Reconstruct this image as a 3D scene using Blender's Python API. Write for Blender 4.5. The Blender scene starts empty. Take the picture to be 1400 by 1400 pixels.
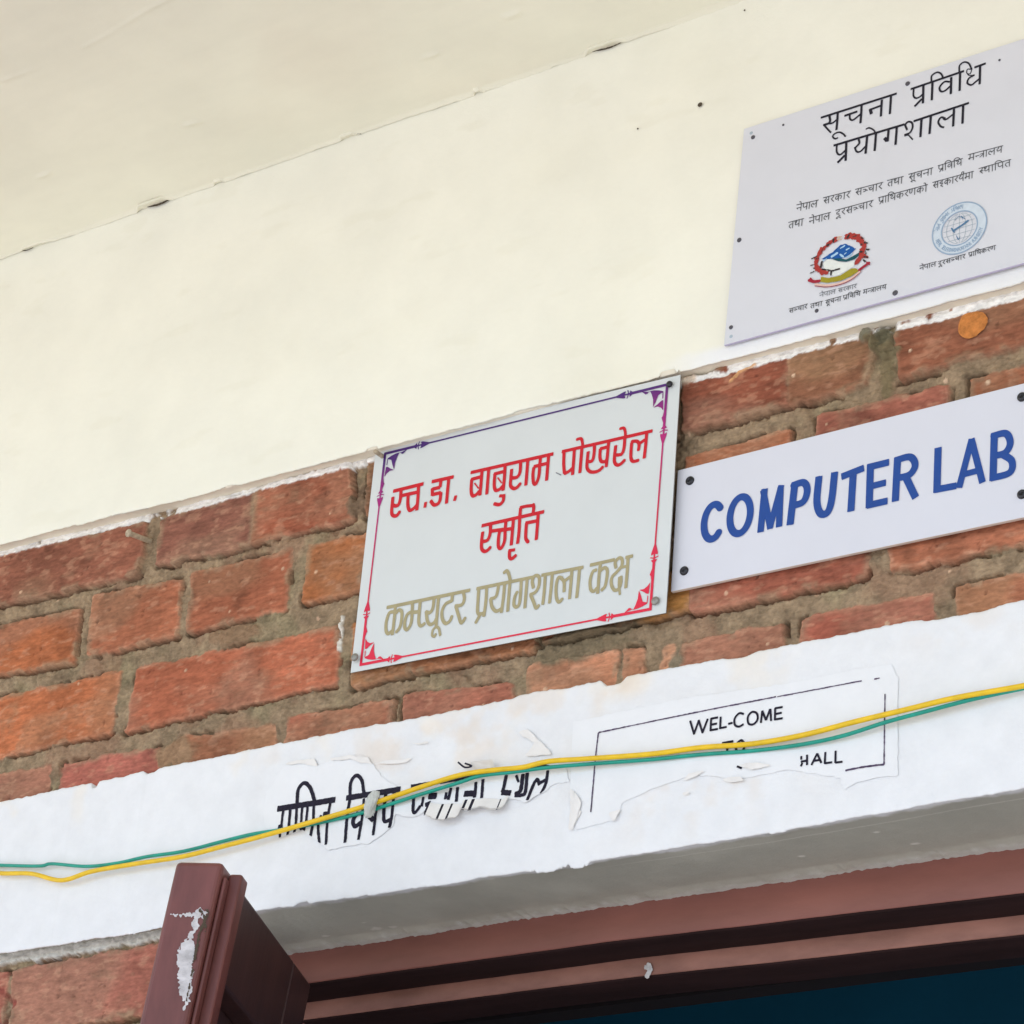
import bpy, math, random
import numpy as np
from mathutils import Matrix, Vector

# ------------------------------------------------------------------ camera, sky, sun, exposure
SC = bpy.context.scene
COL = SC.collection
F = 3700.0                                   # focal length in pixels of the 1400 px photograph
R = np.array([[0.82164622, -0.2010871, -0.5333493],
              [0.56439319, 0.41790885, 0.71190766],
              [0.07973595, -0.88595495, 0.45686542]])
C = np.array([0.0, -1.90079345, 1.5])
cd = bpy.data.cameras.new('camera')
cam = bpy.data.objects.new('camera', cd)
COL.objects.link(cam)
cd.sensor_width = 36.0
cd.lens = F / 1400.0 * 36.0
cd.clip_start = 0.05
cd.clip_end = 500.0
M4 = Matrix.Identity(4)
for r_ in range(3):
    M4[r_][0] = R[r_, 0]; M4[r_][1] = -R[r_, 1]; M4[r_][2] = -R[r_, 2]; M4[r_][3] = C[r_]
cam.matrix_world = M4
SC.camera = cam

SUN_EL, SUN_AZ = math.radians(50), math.radians(222)     # azimuth clockwise from +Y: over the left shoulder
w = bpy.data.worlds.new('World'); SC.world = w; w.use_nodes = True
nt = w.node_tree
sky = nt.nodes.new('ShaderNodeTexSky'); sky.sky_type = 'NISHITA'; sky.sun_disc = False
sky.sun_elevation = SUN_EL; sky.sun_rotation = SUN_AZ; sky.air_density = 1.0; sky.dust_density = 1.0
nt.links.new(sky.outputs[0], nt.nodes['Background'].inputs[0])
nt.nodes['Background'].inputs[1].default_value = 0.15
sl = bpy.data.lights.new('sun', 'SUN'); sl.energy = 4.0; sl.angle = math.radians(3); sl.color = (1, .97, .93)
so = bpy.data.objects.new('sun', sl); COL.objects.link(so)
sdir = Vector((math.sin(SUN_AZ) * math.cos(SUN_EL), math.cos(SUN_AZ) * math.cos(SUN_EL), math.sin(SUN_EL)))
so.rotation_euler = sdir.to_track_quat('Z', 'Y').to_euler()
so.location = (-3, -6, 8)
SC.view_settings.view_transform = 'Standard'
SC.view_settings.look = 'None'
SC.view_settings.gamma = 1.0
SC.cycles.use_denoising = True
SC.cycles.denoising_prefilter = 'NONE'
SC.cycles.use_adaptive_sampling = False
SC.view_settings.exposure = 0.97

# ------------------------------------------------------------------ helpers
rng = np.random.RandomState(7)
random.seed(7)


def lin(r, g, b, k=1.0):
    f = lambda c: ((c / 255 + .055) / 1.055) ** 2.4 if c > 10 else c / 255 / 12.92
    return (f(r) * k, f(g) * k, f(b) * k)


def ray(x, y):
    return R @ np.array([(x - 700) / F, (y - 700) / F, 1.0])


def P(x, y, d=0.0):
    """the point of the wall-parallel plane standing d metres in front of the brick face"""
    r = ray(x, y); t = (-d - C[1]) / r[1]
    return C + t * r


def _hash(i, j, s):
    h = (i.astype(np.int64) * 374761393 + j.astype(np.int64) * 668265263 + s * 1442695041) & 0xffffffff
    h = ((h ^ (h >> 13)) * 1274126177) & 0xffffffff
    return ((h ^ (h >> 16)) & 0xffff) / 65535.0


def vnoise(x, y, s=0):
    xi = np.floor(x); yi = np.floor(y); fx = x - xi; fy = y - yi
    fx = fx * fx * (3 - 2 * fx); fy = fy * fy * (3 - 2 * fy)
    a = _hash(xi, yi, s); b = _hash(xi + 1, yi, s); c = _hash(xi, yi + 1, s); d = _hash(xi + 1, yi + 1, s)
    return (a * (1 - fx) + b * fx) * (1 - fy) + (c * (1 - fx) + d * fx) * fy


def fbm(x, y, f, s=0, o=4):
    v = 0; a = .5; t = 0
    for k in range(o):
        v = v + a * vnoise(np.asarray(x) * f, np.asarray(y) * f, s + k * 17); t += a; a *= .5; f *= 2.03
    return v / t                                             # 0..1


def sst(a, b, x):
    t = np.clip((x - a) / (b - a), 0, 1)
    return t * t * (3 - 2 * t)


def link(name, me, parent=None, mat=None):
    o = bpy.data.objects.new(name, me); COL.objects.link(o)
    if mat is not None:
        for m in (mat if isinstance(mat, (list, tuple)) else [mat]):
            me.materials.append(m)
    if parent is not None:
        o.parent = parent
        o.matrix_parent_inverse = Matrix.Translation(parent.location).inverted() if False else parent.matrix_basis.inverted()
    return o


def mesh(name, V, Fc, parent=None, mat=None, smooth=False, col=None, mi=None):
    me = bpy.data.meshes.new(name)
    me.from_pydata([tuple(v) for v in V], [], [tuple(f) for f in Fc])
    if col is not None:
        a = me.color_attributes.new('col', 'FLOAT_COLOR', 'POINT')
        c4 = np.ones((len(V), 4), np.float32); c4[:, :3] = col
        a.data.foreach_set('color', c4.ravel())
    if mi is not None:
        me.polygons.foreach_set('material_index', mi)
    if smooth:
        me.polygons.foreach_set('use_smooth', [True] * len(me.polygons))
    me.update()
    return link(name, me, parent, mat)


def grid(name, X, Y, Z, parent=None, mat=None, col=None, smooth=True, flip=False):
    """one sheet from 2-D arrays of coordinates"""
    n, m = X.shape
    co = np.stack([X, Y, Z], -1).reshape(-1, 3).astype(np.float32)
    i = np.arange(n * m).reshape(n, m)
    q = np.stack([i[:-1, :-1], i[:-1, 1:], i[1:, 1:], i[1:, :-1]], -1).reshape(-1, 4)
    if flip: q = q[:, ::-1]
    me = bpy.data.meshes.new(name)
    me.vertices.add(len(co)); me.vertices.foreach_set('co', co.ravel())
    me.loops.add(q.size); me.loops.foreach_set('vertex_index', q.ravel().astype(np.int32))
    me.polygons.add(len(q)); me.polygons.foreach_set('loop_start', np.arange(0, q.size, 4, dtype=np.int32))
    me.polygons.foreach_set('loop_total', np.full(len(q), 4, np.int32))
    if smooth: me.polygons.foreach_set('use_smooth', np.ones(len(q), bool))
    if col is not None:
        a = me.color_attributes.new('col', 'FLOAT_COLOR', 'POINT')
        c4 = np.ones((len(co), 4), np.float32); c4[:, :3] = col.reshape(-1, 3)
        a.data.foreach_set('color', c4.ravel())
    me.update(); me.validate()
    return link(name, me, parent, mat)


def box(name, lo, hi, parent=None, mat=None, bevel=0.0):
    x0, y0, z0 = lo; x1, y1, z1 = hi
    V = [(x0, y0, z0), (x1, y0, z0), (x1, y1, z0), (x0, y1, z0), (x0, y0, z1), (x1, y0, z1), (x1, y1, z1), (x0, y1, z1)]
    Fc = [(0, 3, 2, 1), (4, 5, 6, 7), (0, 1, 5, 4), (1, 2, 6, 5), (2, 3, 7, 6), (3, 0, 4, 7)]
    o = mesh(name, V, Fc, parent, mat)
    if bevel: bev(o, bevel)
    return o


def bev(o, wd, seg=2):
    m = o.modifiers.new('bevel', 'BEVEL'); m.width = wd; m.segments = seg; m.limit_method = 'ANGLE'


def thing(name, label, cat, loc=(0, 0, 0), group=None):
    o = bpy.data.objects.new(name, None); COL.objects.link(o); o.location = loc
    o.empty_display_size = .05
    return tag(o, label, cat, group)


def tag(o, label=None, cat=None, group=None, kind=None):
    if label: o['label'] = label
    if cat: o['category'] = cat
    if group: o['group'] = group
    if kind: o['kind'] = kind
    return o


# ---- materials
def new_mat(name):
    m = bpy.data.materials.new(name); m.use_nodes = True
    n = m.node_tree; return m, n, n.nodes['Principled BSDF']


def noise_node(n, scale, detail=6, rough=.6, vec=None):
    t = n.nodes.new('ShaderNodeTexNoise'); t.inputs['Scale'].default_value = scale
    t.inputs['Detail'].default_value = detail; t.inputs['Roughness'].default_value = rough
    if vec: n.links.new(vec, t.inputs['Vector'])
    return t


def surf(name, c, rough=.8, spec=.3, var=.06, vscale=30, bump=.0, bscale=300, attr=False, bdist=.001, stretch=None, metal=0.0):
    """principled material: base colour (or the vertex colour 'col') broken up by noise, with noise bump"""
    m, n, b = new_mat(name)
    tc = n.nodes.new('ShaderNodeTexCoord')
    vec = tc.outputs['Object']
    if stretch:
        mp = n.nodes.new('ShaderNodeMapping'); mp.inputs['Scale'].default_value = stretch
        n.links.new(vec, mp.inputs[0]); vec = mp.outputs[0]
    b.inputs['Roughness'].default_value = rough
    b.inputs['Specular IOR Level'].default_value = spec
    b.inputs['Metallic'].default_value = metal
    t = noise_node(n, vscale, vec=vec)
    rmp = n.nodes.new('ShaderNodeMapRange'); rmp.inputs[3].default_value = 1 - var * 1.6; rmp.inputs[4].default_value = 1 + var * 1.6
    rmp.inputs[1].default_value = .25; rmp.inputs[2].default_value = .75
    n.links.new(t.outputs['Fac'], rmp.inputs[0])
    mx = n.nodes.new('ShaderNodeMixRGB'); mx.blend_type = 'MULTIPLY'; mx.inputs[0].default_value = 1
    if attr:
        a = n.nodes.new('ShaderNodeVertexColor'); a.layer_name = 'col'; n.links.new(a.outputs[0], mx.inputs[1])
    else:
        mx.inputs[1].default_value = (*c, 1)
    n.links.new(rmp.outputs[0], mx.inputs[2])
    n.links.new(mx.outputs[0], b.inputs['Base Color'])
    if bump:
        t2 = noise_node(n, bscale, 8, .65, vec)
        bp = n.nodes.new('ShaderNodeBump'); bp.inputs['Strength'].default_value = bump; bp.inputs['Distance'].default_value = bdist
        n.links.new(t2.outputs['Fac'], bp.inputs['Height']); n.links.new(bp.outputs[0], b.inputs['Normal'])
    return m


M = {}
M['brick'] = surf('brick_and_mortar', None, .92, .15, .18, 300, .8, 300, attr=True, bdist=.0010, stretch=(.4, 1, 1))
M['painted'] = surf('painted_plaster', None, .82, .2, .03, 9, .5, 170, attr=True, bdist=.0008)
M['soffit'] = surf('painted_concrete', None, .85, .2, .03, 40, .5, 240, attr=True, bdist=.0012)
M['ceiling'] = surf('ceiling_paint', None, .85, .15, .03, 6, .4, 90, attr=True, bdist=.0008)
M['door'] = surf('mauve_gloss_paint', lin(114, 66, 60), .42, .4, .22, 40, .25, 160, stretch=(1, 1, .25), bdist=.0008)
M['door_inside'] = surf('dark_brown_inside', lin(66, 42, 40), .45, .4, .2, 30, .3, 160, stretch=(1, 1, .25), bdist=.0008)  # inner leaf faces, a darker brown than the outer paint
M['frame'] = surf('mauve_frame_paint', lin(138, 89, 80), .5, .35, .18, 14, .25, 160, stretch=(.3, 1, 1), bdist=.0008)
M['strip'] = surf('worn_frame_paint', lin(150, 106, 94), .6, .3, .22, 30, .3, 160, stretch=(.4, 1, 1), bdist=.0008)
M['bare'] = surf('bare_pale_wood', lin(205, 200, 200), .8, .2, .22, 60, .8, 400, stretch=(1, 1, 2), bdist=.001)
M['white_sheet'] = surf('white_sign_face', lin(212, 216, 216), .45, .4, .018, 14, .05, 60)
M['lav_sheet'] = surf('pale_plastic_face', lin(216, 217, 224), .5, .35, .018, 14, .05, 60)
M['lav_edge'] = surf('lavender_edge', lin(190, 182, 208), .5, .35, .03, 14)
M['acrylic'] = surf('milky_acrylic', lin(216, 217, 226), .28, .5, .015, 10)
M['ac_edge'] = surf('acrylic_edge', lin(215, 206, 196), .35, .5, .05, 40)
M['red_ink'] = surf('red_vinyl', lin(200, 2, 32), .4, .4, .04, 60)
M['gold_ink'] = surf('olive_gold_vinyl', lin(166, 155, 118), .4, .4, .06, 90)
M['blue_ink'] = surf('blue_vinyl', lin(16, 68, 146), .4, .4, .05, 60)
M['black_ink'] = surf('black_print', lin(22, 20, 38), .5, .3, .05, 60)
M['grey_ink'] = surf('grey_print', lin(78, 80, 84), .5, .3, .12, 400)
M['pale_grey_ink'] = surf('pale_grey_print', lin(130, 132, 138), .5, .3, .1, 400)
M['faded_ink'] = surf('faded_black_print', lin(32, 28, 44), .7, .2, .35, 300)
M['box_ink'] = surf('faded_purple_print', lin(82, 66, 92), .7, .2, .35, 200)
M['paper'] = surf('old_white_paper', lin(234, 234, 235), .85, .15, .02, 40, .3, 200)
M['paper_dirty'] = surf('paper_torn_edge', lin(234, 230, 226), .85, .15, .05, 60, .3, 200)
M['yellow_wire'] = surf('yellow_insulation', lin(232, 190, 24), .42, .45, .10, 60)
M['green_wire'] = surf('green_insulation', lin(14, 150, 130), .42, .45, .14, 40)
M['screw'] = surf('dark_screw', lin(62, 62, 66), .32, .5, .3, 300, metal=.85)
M['head'] = surf('grey_screw', lin(82, 80, 88), .5, .5, .2, 300, metal=.3)
M['steel'] = surf('dull_steel', lin(150, 148, 142), .4, .5, .15, 300, metal=.7)
M['rust'] = surf('painted_nail', lin(182, 166, 142), .6, .3, .25, 200)
M['hole'] = surf('dark_hole', lin(84, 74, 62), .9, .1, .1, 200)
M['orange'] = surf('orange_dab', lin(198, 126, 66), .8, .2, .22, 160, .8, 200)
M['tape'] = surf('grey_tape', lin(190, 192, 186), .5, .35, .12, 120, .4, 150)
M['teal'] = surf('teal_wall_paint', lin(24, 98, 130), .7, .25, .08, 3)
M['dark_room'] = surf('inner_plaster_shade', lin(30, 26, 28), .9, .15, .1, 6)  # near-black colour stands in for the shade of the unlit room
M['shade_dark'] = surf('timber_painted_shade', lin(44, 28, 28), .85, .15, .2, 40, .4, 200, stretch=(.2, 1, 1))  # shade under the door frame, put into the colour
M['ground'] = surf('concrete_yard', (.44, .43, .42), .9, .2, .1, 1.5, .4, 40)
M['floor'] = surf('added_floor_cement', (.31, .30, .285), .8, .2, .1, 1.5, .3, 40)  # only for the added, unseen porch floor
M['white_col'] = surf('cream_column', lin(225, 220, 200), .8, .2, .03, 6)
EC = {'red': (168, 52, 48), 'dark': (52, 44, 46), 'blue': (12, 84, 160), 'pale': (170, 205, 232), 'green': (6, 78, 88),
      'yellow': (158, 146, 36), 'pink': (228, 190, 176), 'crimson': (160, 30, 52), 'white': (228, 232, 228),
      'ring': (150, 172, 196), 'band': (206, 217, 228), 'navy': (84, 124, 160), 'line': (168, 182, 192), 'tan': (214, 178, 150)}
for k_, v_ in EC.items():
    M['e_' + k_] = surf('print_' + k_, lin(*v_), .5, .3, .04, 200)
# purple to magenta to red print of the memorial sign's border: the ink changes along the sheet's height
m_, n_, b_ = new_mat('border_print'); M['border'] = m_
g_ = n_.nodes.new('ShaderNodeNewGeometry'); sp_ = n_.nodes.new('ShaderNodeSeparateXYZ')
n_.links.new(g_.outputs['Position'], sp_.inputs[0])
mr_ = n_.nodes.new('ShaderNodeMapRange'); mr_.inputs[1].default_value = 2.575; mr_.inputs[2].default_value = 2.835
n_.links.new(sp_.outputs['Z'], mr_.inputs[0])
rp_ = n_.nodes.new('ShaderNodeValToRGB'); n_.links.new(mr_.outputs[0], rp_.inputs[0])
els = rp_.color_ramp.elements
els[0].position = 0; els[0].color = (*lin(222, 14, 60), 1)
els[1].position = 1; els[1].color = (*lin(52, 18, 100), 1)
for ps, cc in ((.38, (205, 16, 70)), (.62, (190, 10, 110)), (.78, (150, 10, 120)), (.9, (70, 20, 112))):
    e_ = els.new(ps); e_.color = (*lin(*cc), 1)
n_.links.new(rp_.outputs[0], b_.inputs['Base Color']); b_.inputs['Roughness'].default_value = .4


# ---- planes that carry flat lettering
class Plane:
    def __init__(s, o, u, v):
        s.o = np.array(o, float); s.u = np.array(u, float); s.v = np.array(v, float)
        s.u /= np.linalg.norm(s.u); s.v -= s.u * (s.v @ s.u); s.v /= np.linalg.norm(s.v)
        s.n = np.cross(s.u, s.v)
        if s.n @ (C - s.o) < 0: s.n = -s.n

    def px(s, x, y):
        r = ray(x, y); t = ((s.o - C) @ s.n) / (r @ s.n); p = C + t * r - s.o
        return np.array([p @ s.u, p @ s.v])

    def to3(s, ab, h=0.0):
        ab = np.atleast_2d(ab)
        h = np.broadcast_to(h, (len(ab),))
        return s.o + ab[:, :1] * s.u + ab[:, 1:] * s.v + h[:, None] * s.n

    def scale(s, x, y):
        a = s.px(x, y); b = s.px(x + 1, y); c = s.px(x, y + 1)
        b = b - a; c = c - a
        return math.sqrt(abs(b[0] * c[1] - b[1] * c[0]))     # metres per pixel


def wall_plane(d):
    return Plane((0, -d, 0), (1, 0, 0), (0, 0, 1))


def catmull(p, k=6):
    p = np.array(p, float)
    if len(p) < 3: return p
    closed = np.allclose(p[0], p[-1])
    q = np.vstack([p[-2] if closed else 2 * p[0] - p[1], p, p[1] if closed else 2 * p[-1] - p[-2]])
    out = []
    for i in range(1, len(q) - 2):
        a, b, c, d = q[i - 1], q[i], q[i + 1], q[i + 2]
        for t in np.arange(k) / k:
            out.append(.5 * (2 * b + (c - a) * t + (2 * a - 5 * b + 4 * c - d) * t * t + (3 * b - a - 3 * c + d) * t ** 3))
    out.append(p[-1])
    return np.array(out)


def trace(pl, ox, oy, s, wd, spec):
    """strokes noted in an enlarged crop of the photograph -> strokes in metres on the plane. 'x,y x,y @w' each line"""
    out = []
    for ln in spec.strip().split('\n'):
        tk = ln.split(); wz = wd; pts = []; sharp = False
        for t in tk:
            if t[0] == '@': wz = float(t[1:])
            elif t == '^': sharp = True
            else: pts.append([float(q) for q in t.split(',')])
        if not pts: continue
        pts = np.array(pts) / s + [ox, oy]
        if not sharp: pts = catmull(pts)
        ab = np.array([pl.px(*q) for q in pts])
        out.append((ab, wz / s * pl.scale(*pts[len(pts) // 2])))
    return out


def poly(pl, ox, oy, s, spec):
    pts = np.array([[float(q) for q in t.split(',')] for t in spec.split()]) / s + [ox, oy]
    return np.array([pl.px(*q) for q in pts])


def sdf_field(strokes, polys, res, pad=.003, flat=True, cut=()):
    pts = np.vstack([st[0] for st in strokes] + list(polys))
    mw = max([st[1] for st in strokes] + [0])
    lo = pts.min(0) - mw - pad; hi = pts.max(0) + mw + pad
    nx, ny = [int(math.ceil(q)) + 1 for q in (hi - lo) / res]
    D = np.full((nx, ny), 1.0)
    gx = lo[0] + np.arange(nx) * res; gy = lo[1] + np.arange(ny) * res

    def window(q, m):
        i0 = max(int((q[:, 0].min() - m - lo[0]) / res), 0); i1 = min(int((q[:, 0].max() + m - lo[0]) / res) + 2, nx)
        j0 = max(int((q[:, 1].min() - m - lo[1]) / res), 0); j1 = min(int((q[:, 1].max() + m - lo[1]) / res) + 2, ny)
        return i0, i1, j0, j1
    for p, wd in strokes:
        n = len(p)
        for k in range(n - 1):
            a, b = p[k], p[k + 1]; L = np.linalg.norm(b - a)
            if L < 1e-7: continue
            i0, i1, j0, j1 = window(np.array([a, b]), wd / 2 + 3 * res)
            X, Y = np.meshgrid(gx[i0:i1], gy[j0:j1], indexing='ij')
            d = (b - a) / L
            t = (X - a[0]) * d[0] + (Y - a[1]) * d[1]; e = np.abs((X - a[0]) * -d[1] + (Y - a[1]) * d[0])
            ex = np.maximum(np.maximum(-t, t - L), 0)
            dist = np.hypot(ex, e) - wd / 2
            if flat and k == 0: dist = np.where(t < 0, np.maximum(e - wd / 2, -t), dist)
            if flat and k == n - 2: dist = np.where(t > L, np.maximum(e - wd / 2, t - L), dist)
            D[i0:i1, j0:j1] = np.minimum(D[i0:i1, j0:j1], dist)
    for q, sgn in [(q, 1) for q in polys] + [(q, -1) for q in cut]:
        i0, i1, j0, j1 = window(q, 4 * res)
        if i1 <= i0 or j1 <= j0: continue
        X, Y = np.meshgrid(gx[i0:i1], gy[j0:j1], indexing='ij')
        d = poly_sdf(q, X, Y)
        D[i0:i1, j0:j1] = np.minimum(D[i0:i1, j0:j1], d) if sgn > 0 else np.maximum(D[i0:i1, j0:j1], -d)
    return D, gx, gy


def poly_sdf(q, X, Y):
    d = np.full(X.shape, 1e9); ins = np.zeros(X.shape, bool)
    n = len(q)
    for k in range(n):
        a, b = q[k], q[(k + 1) % n]; e = b - a; L2 = e @ e + 1e-18
        t = np.clip(((X - a[0]) * e[0] + (Y - a[1]) * e[1]) / L2, 0, 1)
        d = np.minimum(d, np.hypot(X - a[0] - t * e[0], Y - a[1] - t * e[1]))
        c = ((a[1] > Y) != (b[1] > Y)) & (X < (b[0] - a[0]) * (Y - a[1]) / (b[1] - a[1] + 1e-18) + a[0])
        ins ^= c
    return np.where(ins, -d, d)


def contour_mesh(D, gx, gy, runs=True):
    """the region D<0 as flat polygons: rows of whole cells joined, border cells cut along the contour"""
    V = []; Fc = []; s = D < 0
    full = s[:-1, :-1] & s[1:, :-1] & s[1:, 1:] & s[:-1, 1:]
    some = (s[:-1, :-1] | s[1:, :-1] | s[1:, 1:] | s[:-1, 1:]) & ~full
    for j in range(full.shape[1]):
        c = full[:, j]
        if not c.any(): continue
        e = np.diff(np.concatenate([[0], c.astype(np.int8), [0]]))
        st = np.where(e == 1)[0]; en = np.where(e == -1)[0]
        for a, b in zip(st, en):
            if not runs:
                for i in range(a, b):
                    k = len(V); V += [(gx[i], gy[j]), (gx[i + 1], gy[j]), (gx[i + 1], gy[j + 1]), (gx[i], gy[j + 1])]
                    Fc.append((k, k + 1, k + 2, k + 3))
            else:
                k = len(V); V += [(gx[a], gy[j]), (gx[b], gy[j]), (gx[b], gy[j + 1]), (gx[a], gy[j + 1])]
                Fc.append((k, k + 1, k + 2, k + 3))
    for i, j in zip(*np.where(some)):
        cs = ((i, j), (i + 1, j), (i + 1, j + 1), (i, j + 1)); pl = []
        for k in range(4):
            p, q = cs[k], cs[(k + 1) % 4]; dp, dq = D[p], D[q]
            if dp < 0: pl.append((gx[p[0]], gy[p[1]]))
            if (dp < 0) != (dq < 0):
                t = dp / (dp - dq)
                pl.append((gx[p[0]] + t * (gx[q[0]] - gx[p[0]]), gy[p[1]] + t * (gy[q[1]] - gy[p[1]])))
        if len(pl) > 2:
            k = len(V); V += pl; Fc.append(tuple(range(k, k + len(pl))))
    return np.array(V).reshape(-1, 2), Fc


def decal(name, pl, strokes, polys, mat, parent, h=.0005, res=.0004, flat=True, cut=(), hf=None, rough=0.0, keep=None):
    D, gx, gy = sdf_field(strokes, polys, res, flat=flat, cut=cut)
    X, Y = np.meshgrid(gx, gy, indexing='ij')
    if rough: D = D + (fbm(X, Y, 420, 5) - .5) * rough
    if keep is not None: D = np.maximum(D, keep(X, Y))
    V, Fc = contour_mesh(D, gx, gy, runs=hf is None)
    if len(V) == 0: return None
    hh = h if hf is None else h + hf(V[:, 0], V[:, 1])
    P3 = pl.to3(V, hh)
    # faces wound to look at the camera
    if np.cross(pl.u, pl.v) @ pl.n < 0: Fc = [f[::-1] for f in Fc]
    return mesh(name, P3, Fc, parent, mat)


def plate(name, pl, quad, th, parent, mats, h=0.0):
    """a rectangular sheet: front face, rim and back; quad = four pixel corners TL TR BR BL"""
    ab = np.array([pl.px(*q) for q in quad])
    f = pl.to3(ab, h); b = pl.to3(ab, h - th)
    V = list(f) + list(b)
    Fc = [(3, 2, 1, 0), (4, 5, 6, 7)] + [(k, (k + 1) % 4, 4 + (k + 1) % 4, 4 + k) for k in range(4)]
    o = mesh(name, V, Fc, parent, mats, mi=[0, 1, 1, 1, 1, 1])
    bev(o, min(th * .3, .0006), 2)
    return o


def tube(name, pts, rad, mat, parent=None, seg=10, k=8):
    p = catmull(pts, k); n = len(p)
    T = np.gradient(p, axis=0); T /= np.linalg.norm(T, axis=1)[:, None]
    up = np.array([0, -1.0, 0.05]); V = []
    rad = np.broadcast_to(rad, (n,))
    for i in range(n):
        a = np.cross(T[i], up); a /= np.linalg.norm(a); b = np.cross(a, T[i])
        for s in range(seg):
            q = 2 * math.pi * s / seg
            V.append(p[i] + rad[i] * (a * math.cos(q) + b * math.sin(q)))
    Fc = [(i * seg + s, i * seg + (s + 1) % seg, (i + 1) * seg + (s + 1) % seg, (i + 1) * seg + s) for i in range(n - 1) for s in range(seg)]
    Fc += [tuple(range(seg))[::-1], tuple((n - 1) * seg + s for s in range(seg))]
    return mesh(name, V, Fc, parent, mat, smooth=True)


def stud(name, p, nrm, rad, ht, parent, mat, cross=None):
    """a domed round head on a surface, with a recessed cross when asked for"""
    n = np.array(nrm, float); n /= np.linalg.norm(n)
    a = np.cross(n, [0, 0, 1.0]); a /= np.linalg.norm(a); b = np.cross(n, a); V = []; Fc = []; S = 20
    prof = [(1.0, 0), (1.0, .35), (.88, .7), (.62, .92), (.45, .98)]
    for rr, hh in prof:
        for s in range(S):
            q = 2 * math.pi * s / S
            k = rr * rad * (1 if not cross or rr > .5 else (1.0 if s % 5 else .45))
            V.append(np.array(p) + a * math.cos(q) * k + b * math.sin(q) * k + n * hh * ht)
    L = len(prof)
    for r in range(L - 1):
        for s in range(S):
            Fc.append((r * S + s, r * S + (s + 1) % S, (r + 1) * S + (s + 1) % S, (r + 1) * S + s))
    k0 = len(V)
    for s in range(S):
        q = 2 * math.pi * s / S
        k = .3 * rad * (1.2 if s % 5 else .5)
        V.append(np.array(p) + a * math.cos(q) * k + b * math.sin(q) * k + n * ht * (.45 if cross else 1.0))
    for s in range(S):
        Fc.append(((L - 1) * S + s, (L - 1) * S + (s + 1) % S, k0 + (s + 1) % S, k0 + s))
    Fc.append(tuple(range(k0, k0 + S)))
    return mesh(name, V, Fc, parent, mat, smooth=True)


# ------------------------------------------------------------------ stroke letters for the small print
def stm(x): return [(x, 1), (x, 0)]


DV = {
    'n': (.72, [[(.05, .48), (.55, .48)], [(.08, .5), (.14, .34)], stm(.55)]),
    'p': (.68, [[(.1, 1), (.1, .55), (.2, .38), (.38, .4), (.52, .52)], stm(.52)]),
    'A': (.32, [stm(.15)]),
    'l': (.85, [[(.38, .45), (.25, .68), (.1, .55), (.12, .25), (.3, .1)], [(.27, .67), (.42, .5), (.66, .72)], stm(.66)]),
    's': (.78, [[(.3, 1), (.32, .75), (.12, .55)], [(.1, .52), (.38, .05)], [(.15, .5), (.35, .48), (.6, .58)], stm(.6)]),
    'r': (.5, [[(.3, 1), (.34, .75), (.12, .52)], [(.1, .52), (.4, .05)]]),
    'k': (.9, [stm(.42), [(.42, .6), (.25, .74), (.08, .5), (.2, .25), (.42, .5)], [(.42, .6), (.62, .72), (.76, .5), (.66, .22)]]),
    'c': (.75, [[(.06, .68), (.42, .7)], [(.22, .68), (.2, .4), (.35, .32), (.57, .52)], stm(.57)]),
    'Y': (.55, [[(.05, .62), (.35, .62), (.3, .35), (.1, .3)], [(.33, .45), (.52, .4)]]),
    't': (.62, [stm(.48), [(.48, .62), (.2, .62), (.1, .35), (.26, .05)]]),
    'T': (.72, [[(.22, .98), (.08, .85), (.2, .72), (.3, .9)], [(.26, .76), (.14, .5), (.25, .33), (.55, .5)], stm(.55)]),
    'y': (.7, [[(.25, 1), (.28, .8), (.1, .62), (.2, .35), (.52, .5)], stm(.54)]),
    'm': (.75, [[(.2, 1), (.2, .32), (.1, .27), (.12, .42), (.57, .42)], stm(.57)]),
    'v': (.68, [[(.5, .68), (.2, .68), (.1, .45), (.25, .3), (.5, .52)], stm(.52)]),
    'D': (.72, [[(.1, .98), (.05, .82), (.22, .85), (.3, .7), (.12, .5), (.25, .3), (.55, .5)], stm(.55)]),
    'd': (.58, [[(.35, 1), (.35, .72), (.12, .6), (.15, .35), (.36, .35), (.36, .1), (.5, -.05)]]),
    'h': (.58, [[(.35, 1), (.35, .75), (.12, .7), (.15, .5), (.42, .5), (.3, .25), (.2, .15), (.45, -.05)]]),
    'N': (.85, [[(.1, 1), (.1, .5), (.22, .38), (.35, .5), (.35, 1)], stm(.66)]),
    'S': (.42, [[(.3, 1), (.32, .75), (.12, .55)], [(.1, .52), (.36, .1)], [(.15, .5), (.42, .5)]]),
    'X': (.4, [[(.05, .48), (.42, .48)], [(.08, .5), (.14, .34)]]),
    'Z': (.62, [stm(.48), [(.48, .6), (.12, .6)], [(.46, .5), (.1, .15)]]),
    'i': (.3, [stm(.12), [(.12, 1), (.12, 1.22), (.35, 1.38), (.62, 1.25), (.74, 1)]]),
    'e': (0, [[(-.42, 1.36), (-.28, 1.34), (-.17, 1.0)]]),
    'U': (0, [[(-.36, -.34), (-.5, -.24), (-.3, -.1), (-.02, -.36)]]),
    '/': (0, [[(-.2, .38), (-.5, -.02)]]),
    '^': (0, [[(-.36, 1.1), (-.3, 1.36), (-.1, 1.32), (-.12, 1.05)]]),
}


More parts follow.
